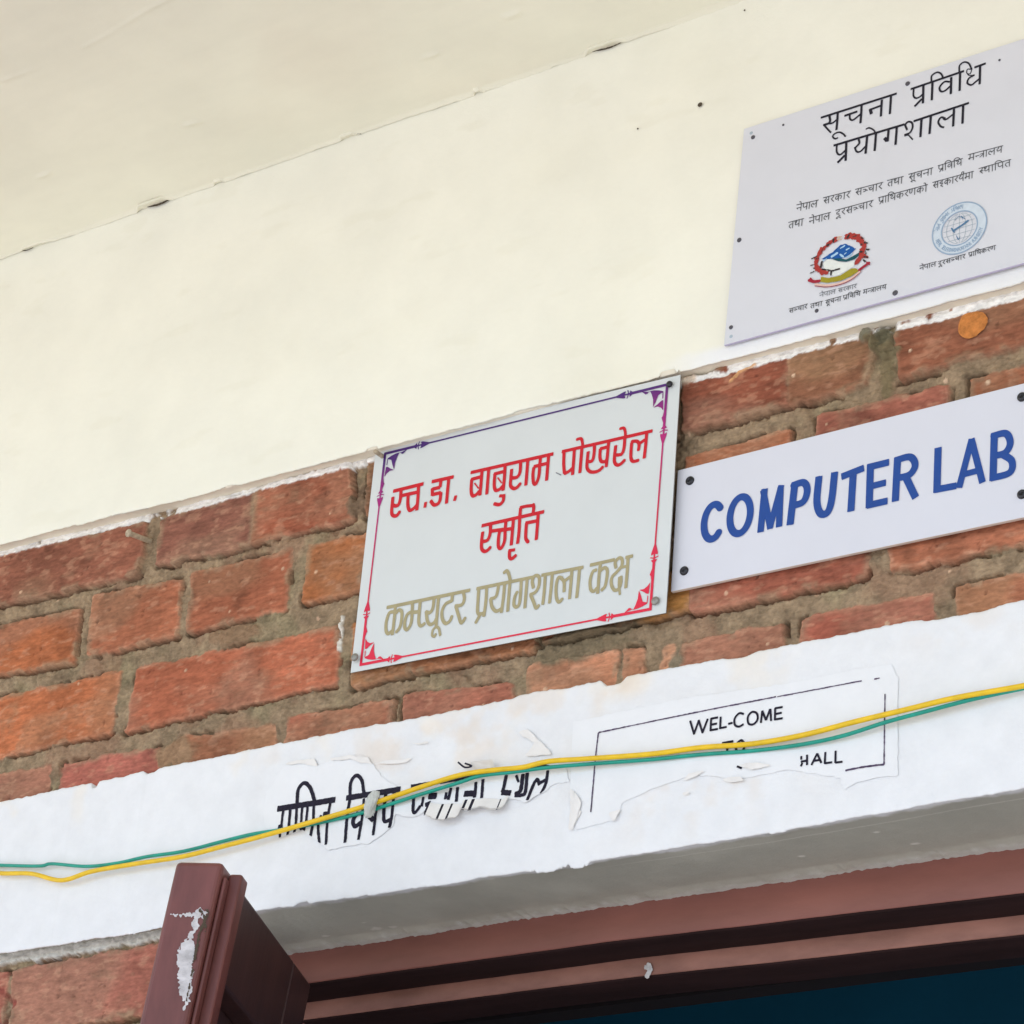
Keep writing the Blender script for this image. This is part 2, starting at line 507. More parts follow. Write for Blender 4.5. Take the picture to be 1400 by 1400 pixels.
def small_word(pl, tokens, a, b, hpx, wpx, ox, oy, s):
    """one word of small print; a, b = ends of its head line, hpx = letter height, in crop pixels"""
    A = pl.px(ox + a[0] / s, oy + a[1] / s); B = pl.px(ox + b[0] / s, oy + b[1] / s)
    sc = pl.scale(ox + a[0] / s, oy + a[1] / s); h = hpx / s * sc * 1.1
    tot = sum(DV[t][0] for t in tokens) or 1
    ex = (B - A) / tot; L = np.linalg.norm(ex); d = ex / L
    ey = np.array([-d[1], d[0]]) * h
    if ey[1] < 0: ey = -ey
    out = [(np.array([A, B]), wpx / s * sc)]
    x = 0
    for t in tokens:
        wd, st = DV[t]
        for q in st:
            q = np.array(q, float)
            pts = A + (q[:, :1] + x) * ex + (q[:, 1:] - 1) * ey
            out.append((catmull(pts, 4), wpx / s * sc * .95))
        x += wd
    return out


LT = {'N': [[(0, 0), (0, 1), (.6, 0), (.6, 1)]], 'E': [[(.55, 1), (0, 1), (0, 0), (.55, 0)], [(0, .5), (.45, .5)]],
      'P': [[(0, 0), (0, 1), (.5, 1), (.5, .5), (0, .5)]], 'A': [[(0, 0), (.3, 1), (.6, 0)], [(.12, .35), (.48, .35)]],
      'L': [[(0, 1), (0, 0), (.5, 0)]], 'T': [[(0, 1), (.6, 1)], [(.3, 1), (.3, 0)]], 'C': [[(.6, .85), (.3, 1), (0, .5), (.3, 0), (.6, .15)]],
      'O': [[(.3, 1), (0, .5), (.3, 0), (.6, .5), (.3, 1)]], 'M': [[(0, 0), (0, 1), (.35, .3), (.7, 1), (.7, 0)]],
      'U': [[(0, 1), (0, .2), (.3, 0), (.6, .2), (.6, 1)]], 'I': [[(.3, 1), (.3, 0)]], 'S': [[(.55, .85), (.2, 1), (.05, .7), (.5, .35), (.4, 0), (0, .15)]],
      'H': [[(0, 1), (0, 0)], [(.6, 1), (.6, 0)], [(0, .5), (.6, .5)]], 'R': [[(0, 0), (0, 1), (.5, 1), (.5, .55), (0, .5)], [(.2, .5), (.6, 0)]],
      'Y': [[(0, 1), (.3, .5), (.6, 1)], [(.3, .5), (.3, 0)]], ' ': []}

# ------------------------------------------------------------------ ground outside
gx_ = np.linspace(-60, 60, 13); X_, Y_ = np.meshgrid(gx_, np.linspace(-60, 20, 9), indexing='ij')
tag(grid('ground', X_, Y_, 0 * X_ - .15, None, M['ground']), kind='structure')

Xg, Yg = np.meshgrid(np.linspace(-5.5, 4, 20), np.linspace(-2.6, 0, 8), indexing='ij')
tag(grid('added_porch_floor', Xg, Yg, 0 * Xg - .146, None, M['floor']), kind='structure')  # unseen floor, added darker than the yard to lower bounced light
# ------------------------------------------------------------------ the building
Z_CEIL, Z_PL, Z_LT, Z_LB = 3.2455, 2.829, 2.506, 2.3370     # ceiling, plaster foot, lintel top and foot
PL_FOOT = ((-2.75, 2.832), (-2.06, 2.830), (-1.86, 2.8255), (-1.6, 2.8238), (-1.17, 2.8175), (-.87, 2.8155), (-.5, 2.813))
LT_TOP = ((-2.75, 2.505), (-2.06, 2.506), (-1.75, 2.5077), (-1.37, 2.507), (-1.09, 2.504), (-.5, 2.503))
LT_FOOT = ((-2.75, 2.3315), (-2.02, 2.3315), (-1.81, 2.3312), (-1.67, 2.3336), (-1.45, 2.331), (-1.14, 2.3305), (-.87, 2.3350), (-.5, 2.335))
ipl = lambda tab, x: np.interp(x, [q[0] for q in tab], [q[1] for q in tab])
D_PL, D_LT = .018, .018                                      # how far plaster and lintel stand out from the brick
X0, X1 = -2.75, -.55                                         # stretch of wall modelled in detail
Y_FR = .105                                                  # outer face of the door frame
XJ = -1.797                                                   # left side of the door opening
bld = thing('school_building', 'brick and cream plaster building front with a white lintel over its doorway, seen from below', 'building', (-1.3, 0, 0))

# ---- bricks, traced corner by corner (TL TR BR BL, photograph pixels); colours are each brick's own
BR = [
    ((-60, 775), (203, 715), (191, 785), (-60, 842), (152, 84, 66)),
    ((223, 712), (352, 672), (345, 745), (213, 774), (146, 82, 66)),
    ((353, 671), (480, 632), (485, 711), (346, 745), (166, 84, 58)),
    ((505, 630), (640, 590), (640, 672), (503, 706), (140, 84, 66)),
    ((650, 590), (925, 515), (925, 596), (650, 668), (150, 84, 62)),
    ((938, 522), (1080, 478), (1080, 556), (938, 592), (158, 80, 52)),
    ((1080.5, 478), (1203, 447), (1186, 527), (1080.5, 556), (140, 80, 64)),
    ((1229, 440), (1480, 380), (1480, 452), (1229, 520), (146, 80, 60)),
    ((-60, 868), (109, 832), (100, 904), (-60, 934), (192, 104, 56)),
    ((128, 814), (249, 793), (243, 869), (119, 896), (180, 96, 68)),
    ((262, 785), (400, 751), (389, 832), (256, 864), (172, 94, 70)),
    ((424, 746), (505, 728), (492, 806), (411, 824), (180, 100, 56)),
    ((520, 720), (640, 692), (635, 770), (512, 800), (170, 90, 62)),
    ((655, 690), (780, 660), (775, 735), (650, 765), (166, 88, 62)),
    ((795, 655), (915, 625), (910, 700), (790, 732), (170, 90, 62)),
    ((938, 626), (1081, 586), (1076, 660), (935, 698), (176, 92, 56)),
    ((1118, 570), (1296, 527), (1292, 600), (1112, 642), (160, 88, 66)),
    ((1326, 518), (1480, 484), (1480, 556), (1322, 592), (158, 84, 64)),
    ((-60, 966), (165, 917), (150, 1001), (-60, 1046), (192, 104, 66)),
    ((186, 913), (462, 856), (461, 934), (171, 999), (188, 98, 64)),
    ((484, 853), (560, 838), (560, 922), (480, 939), (196, 114, 58)),
    ((563, 838), (725, 800), (730, 886), (562, 921), (192, 108, 60)),
    ((745, 795), (870, 765), (862, 856), (742, 880), (176, 96, 62)),
    ((874, 790), (942, 772), (939, 833), (868, 852), (206, 136, 62)),
    ((946, 768), (1188, 714), (1186, 789), (944, 836), (180, 96, 72)),
    ((1214, 706), (1480, 648), (1480, 730), (1218, 780), (188, 104, 84)),
    ((-60, 1068), (69, 1047), (60, 1110), (-60, 1135), (178, 100, 82)),
    ((87, 1043), (216, 1022), (221, 1090), (75, 1120), (182, 98, 78)),
    ((252, 1006), (377, 993), (377, 1055), (240, 1080), (168, 98, 76)),
    ((395, 981), (538, 956), (532, 1020), (384, 1050), (180, 102, 82)),
    ((553, 951), (703, 934), (703, 990), (546, 1018), (178, 102, 78)),
    ((721, 912), (845, 891), (838, 955), (719, 985), (202, 126, 92)),
    ((856, 889), (879, 885), (879, 945), (852, 952), (206, 134, 102)),
    ((907, 884), (920, 878), (917, 940), (900, 945), (206, 140, 112)),
    ((934, 880), (1071, 852), (1075, 900), (930, 940), (190, 106, 78)),
    ((1096, 845), (1275, 811), (1278, 860), (1092, 898), (182, 94, 72)),
    ((1306, 802), (1480, 768), (1480, 830), (1306, 858), (178, 98, 80)),
]
PL0 = wall_plane(0)


def brick_field(name, x0, x1, z0, z1, bricks, res, band, seed, proud=()):
    """one sheet of brickwork: the height of every brick and joint and the colour of clay, mortar and paint on it"""
    nx = int((x1 - x0) / res); nz = int((z1 - z0) / res)
    X, Z = np.meshgrid(np.linspace(x0, x1, nx), np.linspace(z0, z1, nz), indexing='ij')
    D = np.full(X.shape, 1.0); idx = np.full(X.shape, -1)
    wob = (fbm(X, Z, 55, seed + 3) - .5) * .0065 + (fbm(X, Z, 220, seed + 4) - .5) * .0032
    cols = np.zeros(X.shape + (3,)); off = np.zeros(X.shape); below = np.zeros(X.shape)
    for k, b in enumerate(bricks):
        q = b[0]; bc = b[1]
        lo = q.min(0) - .02; hi = q.max(0) + .02
        i0, i1 = np.searchsorted(X[:, 0], (lo[0], hi[0])); j0, j1 = np.searchsorted(Z[0], (lo[1], hi[1]))
        if i1 - i0 < 3 or j1 - j0 < 3: continue
        sx = X[i0:i1, j0:j1]; sz = Z[i0:i1, j0:j1]
        cen = q.mean(0); qq = cen + (q - cen) * (1 - .0020 / np.maximum(np.abs(q - cen), .02))
        d = poly_sdf(qq, sx, sz) - .0035 + wob[i0:i1, j0:j1]
        win = d < D[i0:i1, j0:j1]
        D[i0:i1, j0:j1] = np.where(win, d, D[i0:i1, j0:j1])
        c = np.array(lin(*bc)) * .70 + np.array(lin(136, 104, 82)) * .30
        cc = np.ones(sx.shape + (3,)) * c
        # fired-clay patches and drag streaks belonging to this brick
        n1 = fbm(sx + k * 3.1, sz, 18, seed + k, 3)[..., None]; n2 = (.5 * fbm(sx * .25 + k, sz, 170, seed + 50 + k, 3) + .5 * fbm(sx * .12 + k, sz, 420, seed + 70 + k, 2))[..., None]
        cc = cc * (.74 + .52 * n1) * (.66 + .68 * n2)
        n3 = fbm(sx * 1.6 + k * 1.9, sz * .08 + k, 12, seed + 90 + k, 2)[..., None]; n4 = sst(.45, .62, fbm(sx + k * .7, sz * 1.5, 9, seed + 140 + k, 3))[..., None]
        cc = cc * (.78 + .44 * n3)
        dust = np.array(lin(160, 122, 96)); cc = cc * (1 - .42 * n4) + dust * .42 * n4 * (.7 + .5 * n1)
        cc = cc * np.array([1, 1.08 + .06 * math.sin(k * 2.3), 1.1 + .12 * math.sin(k * 1.7)])
        cols[i0:i1, j0:j1] = np.where(win[..., None], cc, cols[i0:i1, j0:j1])
        r = np.random.RandomState(seed * 100 + k)
        tilt = (r.rand() - .5) * .02 * (sx - cen[0]) + (r.rand() - .5) * .05 * (sz - cen[1]) + (r.rand() - .4) * .004
        tilt = tilt + (proud[k] if k < len(proud) else 0)
        off[i0:i1, j0:j1] = np.where(win, tilt, off[i0:i1, j0:j1])
        bl = sst(.0, .004, (qq[2:, 1].mean() + (sx - cen[0]) * (qq[2, 1] - qq[3, 1]) / (qq[2, 0] - qq[3, 0] + 1e-9)) - sz)
        below[i0:i1, j0:j1] = np.where(win, bl, below[i0:i1, j0:j1])
    inb = sst(.0010, -.0012, D)                                        # 1 on the brick face
    mort = -.0024 + (fbm(X, Z, 45, seed + 8) - .5) * .007 + (fbm(X, Z, 330, seed + 9) - .5) * .0046
    slumps = sst(.56, .72, fbm(X, Z, 26, seed + 21)) * .0045           # fat mortar squeezed out of some joints
    mort = mort + slumps
    crack = below * sst(.0034, .001, np.abs(D - .0012)) * sst(.40, .50, fbm(X * .6, Z, 22, seed + 31))
    side = sst(.0028, .0008, np.abs(D - .0012)) * sst(.55, .64, fbm(X, Z, 30, seed + 32))
    mort = mort - np.maximum(crack, side * .7) * .016
    face = off + (fbm(X, Z, 90, seed + 12) - .5) * .0022 + (fbm(X * .22, Z, 330, seed + 13) - .5) * .0016
    pitm = sst(.76, .84, fbm(X, Z, 150, seed + 14)); pits = pitm * .0014
    scr = np.zeros(X.shape)
    H = mort * (1 - inb) + (face - pits) * inb
    H = H - inb * sst(-.0025, .001, D) * .0007                          # worn arrises
    mc = np.array(lin(156, 134, 108)) * (.5 + .85 * fbm(X, Z, 75, seed + 15)[..., None]) * (.8 + .4 * fbm(X, Z, 500, seed + 16)[..., None])
    green = sst(.55, .75, fbm(X, Z, 14, seed + 17))[..., None]
    mc = mc * (1 - .22 * green * np.array([.5, .1, .3]))
    pinkm = sst(.5, .7, fbm(X, Z, 20, seed + 27))[..., None]
    mc = mc * (1 - pinkm * .45) + np.array(lin(150, 112, 90)) * pinkm * .45
    smear = sst(.52, .66, fbm(X, Z, 38, seed + 18)) * sst(-.010, -.001, D) + .5 * sst(.62, .75, fbm(X * .7, Z, 30, seed + 19)) * fbm(X, Z, 160, seed + 20)
    smear = np.clip(smear, 0, .8) * inb
    H = H + smear * .0012
    cl = cols * 1.0
    pale = sst(.58, .74, fbm(X * .45, Z, 170, seed + 23))[..., None] * .30 + sst(-.006, -.0005, D)[..., None] * .5 * fbm(X, Z, 90, seed + 24)[..., None]
    cl = cl * (1 - pale) + np.array(lin(208, 160, 130)) * pale
    dk = sst(.62, .8, fbm(X * .5, Z, 60, seed + 25))[..., None] * .25
    cl = cl * (1 - dk) * (1 - .25 * pitm[..., None])
    col = mc * (1 - inb[..., None]) + cl * inb[..., None]
    col = col * (1 - .7 * smear[..., None]) + mc * 1.05 * .7 * smear[..., None]
    for (zt, th, pc, amp, gap, lift) in band:                           # paint and plaster slopped over the brick edge
        t = th(X)
        edge = (zt(X) if callable(zt) else zt) - t + (fbm(X, Z * .5, 70, seed + 33) - .5) * amp + (fbm(X, Z, 260, seed + 34) - .5) * amp * .6
        m = sst(-.0008, .0008, Z - edge) * (1 - gap(X, Z))
        pcol = np.array(lin(*pc)) * (.96 + .06 * fbm(X, Z, 120, seed + 35)[..., None])
        col = col * (1 - m[..., None]) + pcol * m[..., None]
        H = H * (1 - .6 * m) + m * (lift + (fbm(X, Z, 180, seed + 36) - .5) * .004)
    return X, Z, H, col


def rect_px(b):
    return np.array([PL0.px(*q) for q in b[:4]])


bricks = [(rect_px(b), b[4]) for b in BR]
# out of the picture, the same bond carries on to both sides
for row, zc in enumerate((2.798, 2.712, 2.627, 2.545)):
    for k in range(4):
        xa = -2.27 - .025 * row - k * .25
        bricks.append((np.array([(xa - .235, zc + .033), (xa, zc + .033), (xa, zc - .033), (xa - .235, zc - .033)]), (172, 94, 66)))
        xb = -.825 + .02 * row + k * .25
        bricks.append((np.array([(xb, zc + .033), (xb + .235, zc + .033), (xb + .235, zc - .033), (xb, zc - .033)]), (172, 94, 66)))
proud = [.004] * 8 + [0] * 60


def th_top(X):
    return .0095 - .001 * sst(-1.9, -1.75, X) + .003 * sst(-1.25, -1.18, X) - .003 * sst(-1.15, -1.08, X) + .003 * sst(-1.06, -1.0, X)


def gap_top(X, Z):
    g = np.zeros(X.shape)
    for xc, wd in ((-1.905, .016), (-1.02, .022), (-1.885, .007)):
        g = np.maximum(g, sst(wd, wd * .6, np.abs(X - xc)) * sst(.35, .5, fbm(X, Z, 150, 61)))
    return np.maximum(g, sst(.7, .78, fbm(X, Z, 60, 62)))


none = lambda X, Z: np.zeros(X.shape)
Xb, Zb, Hb, Cb = brick_field('b', X0, X1, 2.495, 2.85, bricks, .00125, [(lambda X: ipl(PL_FOOT, X) + .003, th_top, (246, 243, 238), .0045, gap_top, .003)], 1, proud)


def blob(H, col, X, Z, px, rad, ht, c, el=1.0, seed=0, w=1.0):
    a = PL0.px(*px); n = fbm(X, Z, 90, 70 + seed)
    r = np.hypot((X - a[0]) / el, Z - a[1]) + (n - .5) * rad * .9
    m = sst(rad, rad * .55, r) * w
    col[:] = col * (1 - m[..., None]) + np.array(lin(*c)) * (.8 + .4 * n[..., None]) * m[..., None]
    H += m * ht * (.6 + .8 * n)


def drag(H, col, X, Z, pts, wd, c, ht, w=.9):
    for k in range(len(pts) - 1):
        a = PL0.px(*pts[k]); b = PL0.px(*pts[k + 1]); e = b - a; L2 = e @ e
        t = np.clip(((X - a[0]) * e[0] + (Z - a[1]) * e[1]) / L2, 0, 1)
        d = np.hypot(X - a[0] - t * e[0], Z - a[1] - t * e[1]) + (fbm(X, Z, 260, 80) - .5) * wd
        m = sst(wd, wd * .4, d) * w
        col[:] = col * (1 - m[..., None]) + np.array(lin(*c)) * m[..., None]
        H += m * ht


# marks the photograph shows on single bricks and joints
blob(Hb, Cb, Xb, Zb, (1212, 470), .017, .007, (112, 106, 84), .8, 1)
blob(Hb, Cb, Xb, Zb, (1190, 462), .008, .006, (136, 130, 110), 1, 2)
drag(Hb, Cb, Xb, Zb, [(1213, 480), (1213, 535)], .010, (126, 112, 84), .002)
drag(Hb, Cb, Xb, Zb, [(1193, 468), (1210, 488), (1232, 482)], .006, (120, 108, 82), .003)
drag(Hb, Cb, Xb, Zb, [(470, 846), (468, 860), (464, 888)], .0032, (232, 226, 214), .003)
drag(Hb, Cb, Xb, Zb, [(1004, 524), (1016, 512), (1036, 503)], .0022, (222, 168, 118), .0015)
drag(Hb, Cb, Xb, Zb, [(940, 523), (952, 522)], .007, (222, 200, 176), .003)
for a in ((1088, 516), (1248, 483), (1292, 520), (1350, 522)):
    blob(Hb, Cb, Xb, Zb, a, .0024, .001, (222, 190, 160), 1, 3)
for k in range(60):
    a = (rng.rand() * 1400, 560 + rng.rand() * 480)
    blob(Hb, Cb, Xb, Zb, a, .0015 + .002 * rng.rand(), .0008, (214, 178, 148), 1, k, .8)
blob(Hb, Cb, Xb, Zb, (926, 905), .014, .003, (140, 126, 104), .8, 5)
blob(Hb, Cb, Xb, Zb, (493, 690), .022, .002, (126, 104, 84), .7, 6)
blob(Hb, Cb, Xb, Zb, (320, 867), .018, .002, (150, 122, 96), 2.2, 7)
blob(Hb, Cb, Xb, Zb, (240, 1030), .020, .003, (158, 126, 98), 1.6, 8)
blob(Hb, Cb, Xb, Zb, (800, 880), .022, .004, (132, 116, 92), 3.5, 9)
o = grid('brick_wall', Xb, -Hb, Zb, bld, M['brick'], Cb)
o['label'] = 'band of red brick in thick mortar above the white lintel'

# lower brickwork, left of the door
low = []
LB = [((-60, 1342), (12, 1328), (4, 1412), (-60, 1425), (172, 92, 78)), ((20, 1328), (260, 1282), (255, 1378), (12, 1414), (178, 96, 78))]
low = [(rect_px(b), b[4]) for b in LB]
for row in range(3):
    for k in range(5):
        xa = -1.70 - k * .25 - (row % 2) * .12; zc = 2.195 - row * .085
        low.append((np.array([(xa - .235, zc + .034), (xa, zc + .034), (xa, zc - .034), (xa - .235, zc - .034)]), (174, 94, 70)))
xl = XJ - .002
gap_low = lambda X, Z: sst(.62, .7, fbm(X, Z, 70, 91))
X2, Z2, H2, C2 = brick_field('l', X0, xl, 2.02, 2.345, low, .0013,
                             [(2.338, lambda X: .010 + .006 * fbm(X, X * 0, 25, 93), (205, 203, 196), .010, none, .005)], 2)
drag(H2, C2, X2, Z2, [(0, 1352), (20, 1372), (8, 1400)], .004, (140, 70, 62), -.002, .6)
o = grid('brick_wall', X2, -H2, Z2, bld, M['brick'], C2)
o['label'] = 'rough red brick below the lintel beside the open door leaf'
# the rest of the wall down to the ground, below the picture
def coarse_wall(name, x0, x1, y, z0, z1):
    X, Z = np.meshgrid(np.linspace(x0, x1, 160), np.linspace(z0, z1, 160), indexing='ij')
    r = np.floor(Z / .085); u = (X + (r % 2) * .125) / .25
    j = np.minimum(np.abs(u - np.round(u)) * .25, np.abs(Z / .085 - np.round(Z / .085)) * .085)
    m = sst(.004, .008, j)[..., None]
    col = np.array(lin(172, 94, 66)) * (.8 + .4 * fbm(X, Z, 12, 3)[..., None]) * m + np.array(lin(140, 125, 98)) * (1 - m)
    grid(name, X, y + 0 * X - m[..., 0] * .004, Z, bld, M['brick'], col)
coarse_wall('lower_wall', -5.5, xl, .006, -.15, 2.03)
coarse_wall('lower_wall', -.2, 4.0, .006, -.15, 2.34)
coarse_wall('lower_wall', -5.5, X0, .006, 2.02, 2.84)
coarse_wall('lower_wall', X1, 4.0, .006, 2.48, 2.84)

# ---- cream plaster above
def face_slab(name, xa, xb, nx, zb, zt, d, nz, yb, mat, colf, edge_amp, chips, seed, top_edge=None, lip=lambda x: 0 * x):
    """front face with a ragged foot whose underside runs back to depth yb(x)"""
    xs = np.linspace(xa, xb, nx)
    foot, zback = zb
    e = ipl(foot, xs) + (fbm(xs, xs * 0, 30, seed) - .5) * edge_amp + (fbm(xs, xs * 0, 190, seed + 1) - .5) * edge_amp * .7
    e = e - .0008 * np.abs(np.sin(xs * 40))
    for xc, wd, hg in chips: e = e + hg * sst(wd, wd * .35, np.abs(xs - xc) + (fbm(xs, xs * 0, 300, seed + 2) - .5) * wd)
    tz = np.full(nx, zt) if top_edge is None else top_edge(xs)
    rows = []
    t = np.concatenate([[0], np.linspace(0, 1, nz) ** 1.0])
    if top_edge is not None: rows.append((xs, 0 * xs + .012, tz - .0008))
    for q in np.linspace(1, 0, nz):
        z = e + (tz - e) * q
        y = -d - (fbm(xs, z, 3.5, seed + 5) - .5) * .003 - (fbm(xs, z, 45, seed + 6) - .5) * .0003
        rim = np.exp(-np.minimum(z - e, tz - z if top_edge is not None else 9) / .0016)
        rows.append((xs, y + rim * .0012, z))
    depth = yb(xs)
    for q in np.linspace(.02, 1, 110):
        y = -d + (depth + d) * q
        zbk = zback(xs)
        z = ipl(foot, xs) * (1 - q) + q * zbk + (e - ipl(foot, xs)) * max(1 - q * 9, 0) - lip(xs) * sst(.80, .93, q) + (fbm(xs, y * .5, 14, seed + 7) - .5) * .002 * min(q * 3, 1) + (fbm(xs, y * .45, 170, seed + 8) - .5) * .0007 * min(q * 4, 1)
        rows.append((xs, y, z + .0006))
    Xs = np.stack([r[0] for r in rows], 1); Ys = np.stack([r[1] for r in rows], 1); Zs = np.stack([r[2] for r in rows], 1)
    q = np.zeros(Xs.shape)
    q[:, len(rows) - 110:] = np.linspace(.02, 1, 110)
    return grid(name, Xs, Ys, Zs, bld, mat, colf(Xs, Ys, Zs, q))


def plaster_col(X, Y, Z, q):
    base = np.array(lin(242, 240, 226)) * (.965 + .07 * fbm(X, Z, 2.2, 41)[..., None])
    warm = sst(.4, .7, fbm(X, Z, 1.6, 43))[..., None] * .35
    grime = sst(.55, .8, fbm(X * .5, Z, 9, 46))[..., None] * .03 + sst(.66, .78, fbm(X * .35, Z, 40, 47))[..., None] * .03
    base = base * (1 - grime * np.array([.7, .8, 1.2]))
    base = base * (1 - warm) + np.array(lin(240, 236, 214)) * warm
    wh = (sst(.022, .012, Z - ipl(PL_FOOT, X) + (fbm(X, Z, 50, 44) - .5) * .010) * sst(-1.26, -1.18, X) * (q == 0))[..., None]
    base = base * (1 - wh) + np.array(lin(240, 240, 240)) * wh
    st = (q > 0)[..., None]
    return base * (1 - st) + np.array(lin(236, 227, 208)) * (.9 + .2 * fbm(X, Y, 60, 45)[..., None]) * st


pchips = [(-1.239, .014, .006), (-1.598, .010, .0035), (-1.40, .03, .0015), (-1.79, .012, .0015), (-2.02, .008, .001)]
o = face_slab('plaster_wall', X0, X1, 1500, (PL_FOOT, lambda x: ipl(PL_FOOT, x) + .0015), Z_CEIL + .004, D_PL, 240, lambda x: 0 * x + .002, M['painted'], plaster_col, .0022, pchips, 100)
o['label'] = 'cream painted plaster above the bricks'
for xa, xb in ((-5.5, X0), (X1, 4.0)):
    X, Z = np.meshgrid(np.linspace(xa, xb, 60), np.linspace(Z_PL, Z_CEIL + .004, 20), indexing='ij')
    grid('plaster_wall', X, 0 * X - D_PL, Z, bld, M['painted'], plaster_col(X, X, Z, 0 * X))
# pin holes in the plaster
for px, rr in (((957, 143), .0026), ((872, 176), .0010), ((1018, 14), .0010)):
    p = P(*px, D_PL + .0022); stud('pin_hole', p, (0, -1, 0), rr, .0006, bld, M['hole'])

# ---- ceiling slab over the porch, with the cracked fillet where it meets the wall
def ceil_col(X, Y):
    c = np.array(lin(238, 235, 216)) * (.95 + .1 * fbm(X, Y, 3, 51)[..., None])
    pk = sst(.45, .7, fbm(X, Y, 2.4, 53))[..., None] * .5
    c = c * (1 - pk) + np.array(lin(228, 219, 200)) * pk
    return c * (.98 + .04 * fbm(X, Y * 4, 20, 52)[..., None])


X, Y = np.meshgrid(np.linspace(X0, X1, 500), np.linspace(-1.15, -D_PL - .003, 400), indexing='ij')
Zc = Z_CEIL + (fbm(X, Y, 5, 55) - .5) * .003 + (fbm(X, Y, 40, 56) - .5) * .0006
ln_ = np.abs((Y + .30) - .012 * np.sin(X * 9) - .02 * (fbm(X, X * 0, 6, 57) - .5))
Zc = Zc - sst(.004, .0, ln_) * .0012 * sst(.4, .55, fbm(X, Y, 10, 58))
for cx, cy in ((590, 76), (262, 169), (60, 240), (700, 20)):                # little scabs
    r = ray(cx, cy); t = (Z_CEIL - C[2]) / r[2]; p = C + t * r
    rr = np.hypot((X - p[0]) / 3, (Y - p[1])) + (fbm(X, Y, 200, 59) - .5) * .006
    Zc = Zc - sst(.005, .002, rr) * .0018
o = grid('ceiling', X, Y, Zc, bld, M['ceiling'], ceil_col(X, Y), flip=True)
o['label'] = 'cream ceiling of the porch with a cracked edge'
for (xa, xb, ya, yb) in ((-5.5, X0, -1.15, -.015), (X1, 4, -1.15, -.015), (-5.5, 4, -1.75, -1.15)):
    X, Y = np.meshgrid(np.linspace(xa, xb, 30), np.linspace(ya, yb, 30), indexing='ij')
    grid('ceiling', X, Y, Z_CEIL + 0 * X, bld, M['ceiling'], ceil_col(X, Y), flip=True)
box('roof_slab', (-5.5, -1.76, Z_CEIL + .012), (4, .3, Z_CEIL + .16), bld, M['white_col'])
# fillet: a cove of filler, its lower lip standing a little off the wall
xs = np.linspace(X0, X1, 1600)
lip = .0022 + (fbm(xs, xs * 0, 11, 63) - .5) * .004 + (fbm(xs, xs * 0, 90, 64) - .5) * .002
step = sst(.5, .56, fbm(xs, xs * 0, 14, 65)) * .002
stand = .0009 + step * .6
for pxs, wd, st in (((212, 284), .03, .010), ((478, 191), .012, .006), ((828, 70), .028, .007), ((300, 255), .008, .005), ((655, 128), .006, .005), ((50, 340), .03, .004)):
    p = P(*pxs, D_PL); stand = stand + st * sst(wd, wd * .5, np.abs(xs - p[0]))
rows = [(-D_PL - .0085 - lip * .3, Z_CEIL + .001), (-D_PL - .0045 - stand * .6, Z_CEIL - .0005), (-D_PL - stand - .0008, Z_CEIL - .0010 - lip * .3),
        (-D_PL - stand - .0003, Z_CEIL - .0014 - lip * .5), (-D_PL - stand, Z_CEIL - .0018 - lip * .7), (-D_PL - stand + .0008, Z_CEIL - .0016 - lip * .7), (-D_PL - .0002, Z_CEIL - .0003 - lip * .2)]
Xf = np.stack([xs] * len(rows), 1); Yf = np.stack([r[0] + 0 * xs for r in rows], 1); Zf = np.stack([r[1] + 0 * xs for r in rows], 1)
Yf = Yf - (fbm(Xf, Zf * 3, 160, 66) - .5) * .0012
o = grid('ceiling_fillet', Xf, Yf, Zf, bld, M['ceiling'], np.ones(Xf.shape + (3,)) * np.array(lin(234, 230, 210)), smooth=False)
o['label'] = 'cracked strip of filler along the ceiling'

pcr = wall_plane(D_PL + .0022)
for xa, xb, th in ((200, 231, .0018), (474, 481, .0008), (790, 833, .0012), (36, 56, .0007)):  # thin dark strips paint the shade inside gaps of the fillet
    u = np.linspace(P(xa, 300, D_PL)[0], P(xb, 300, D_PL)[0], 14); t = np.linspace(0, 1, 14)
    zc = Z_CEIL - .0026 - .0012 * np.sin(t * 5 + xa)
    hh = th * np.sin(np.pi * np.clip(t * .96 + .02, 0, 1)) ** .6
    decal('crack', pcr, [], [np.concatenate([np.stack([u, zc + hh], 1), np.stack([u, zc - hh * .7], 1)[::-1]])], M['hole'], bld, h=0, res=.0004, rough=.001)
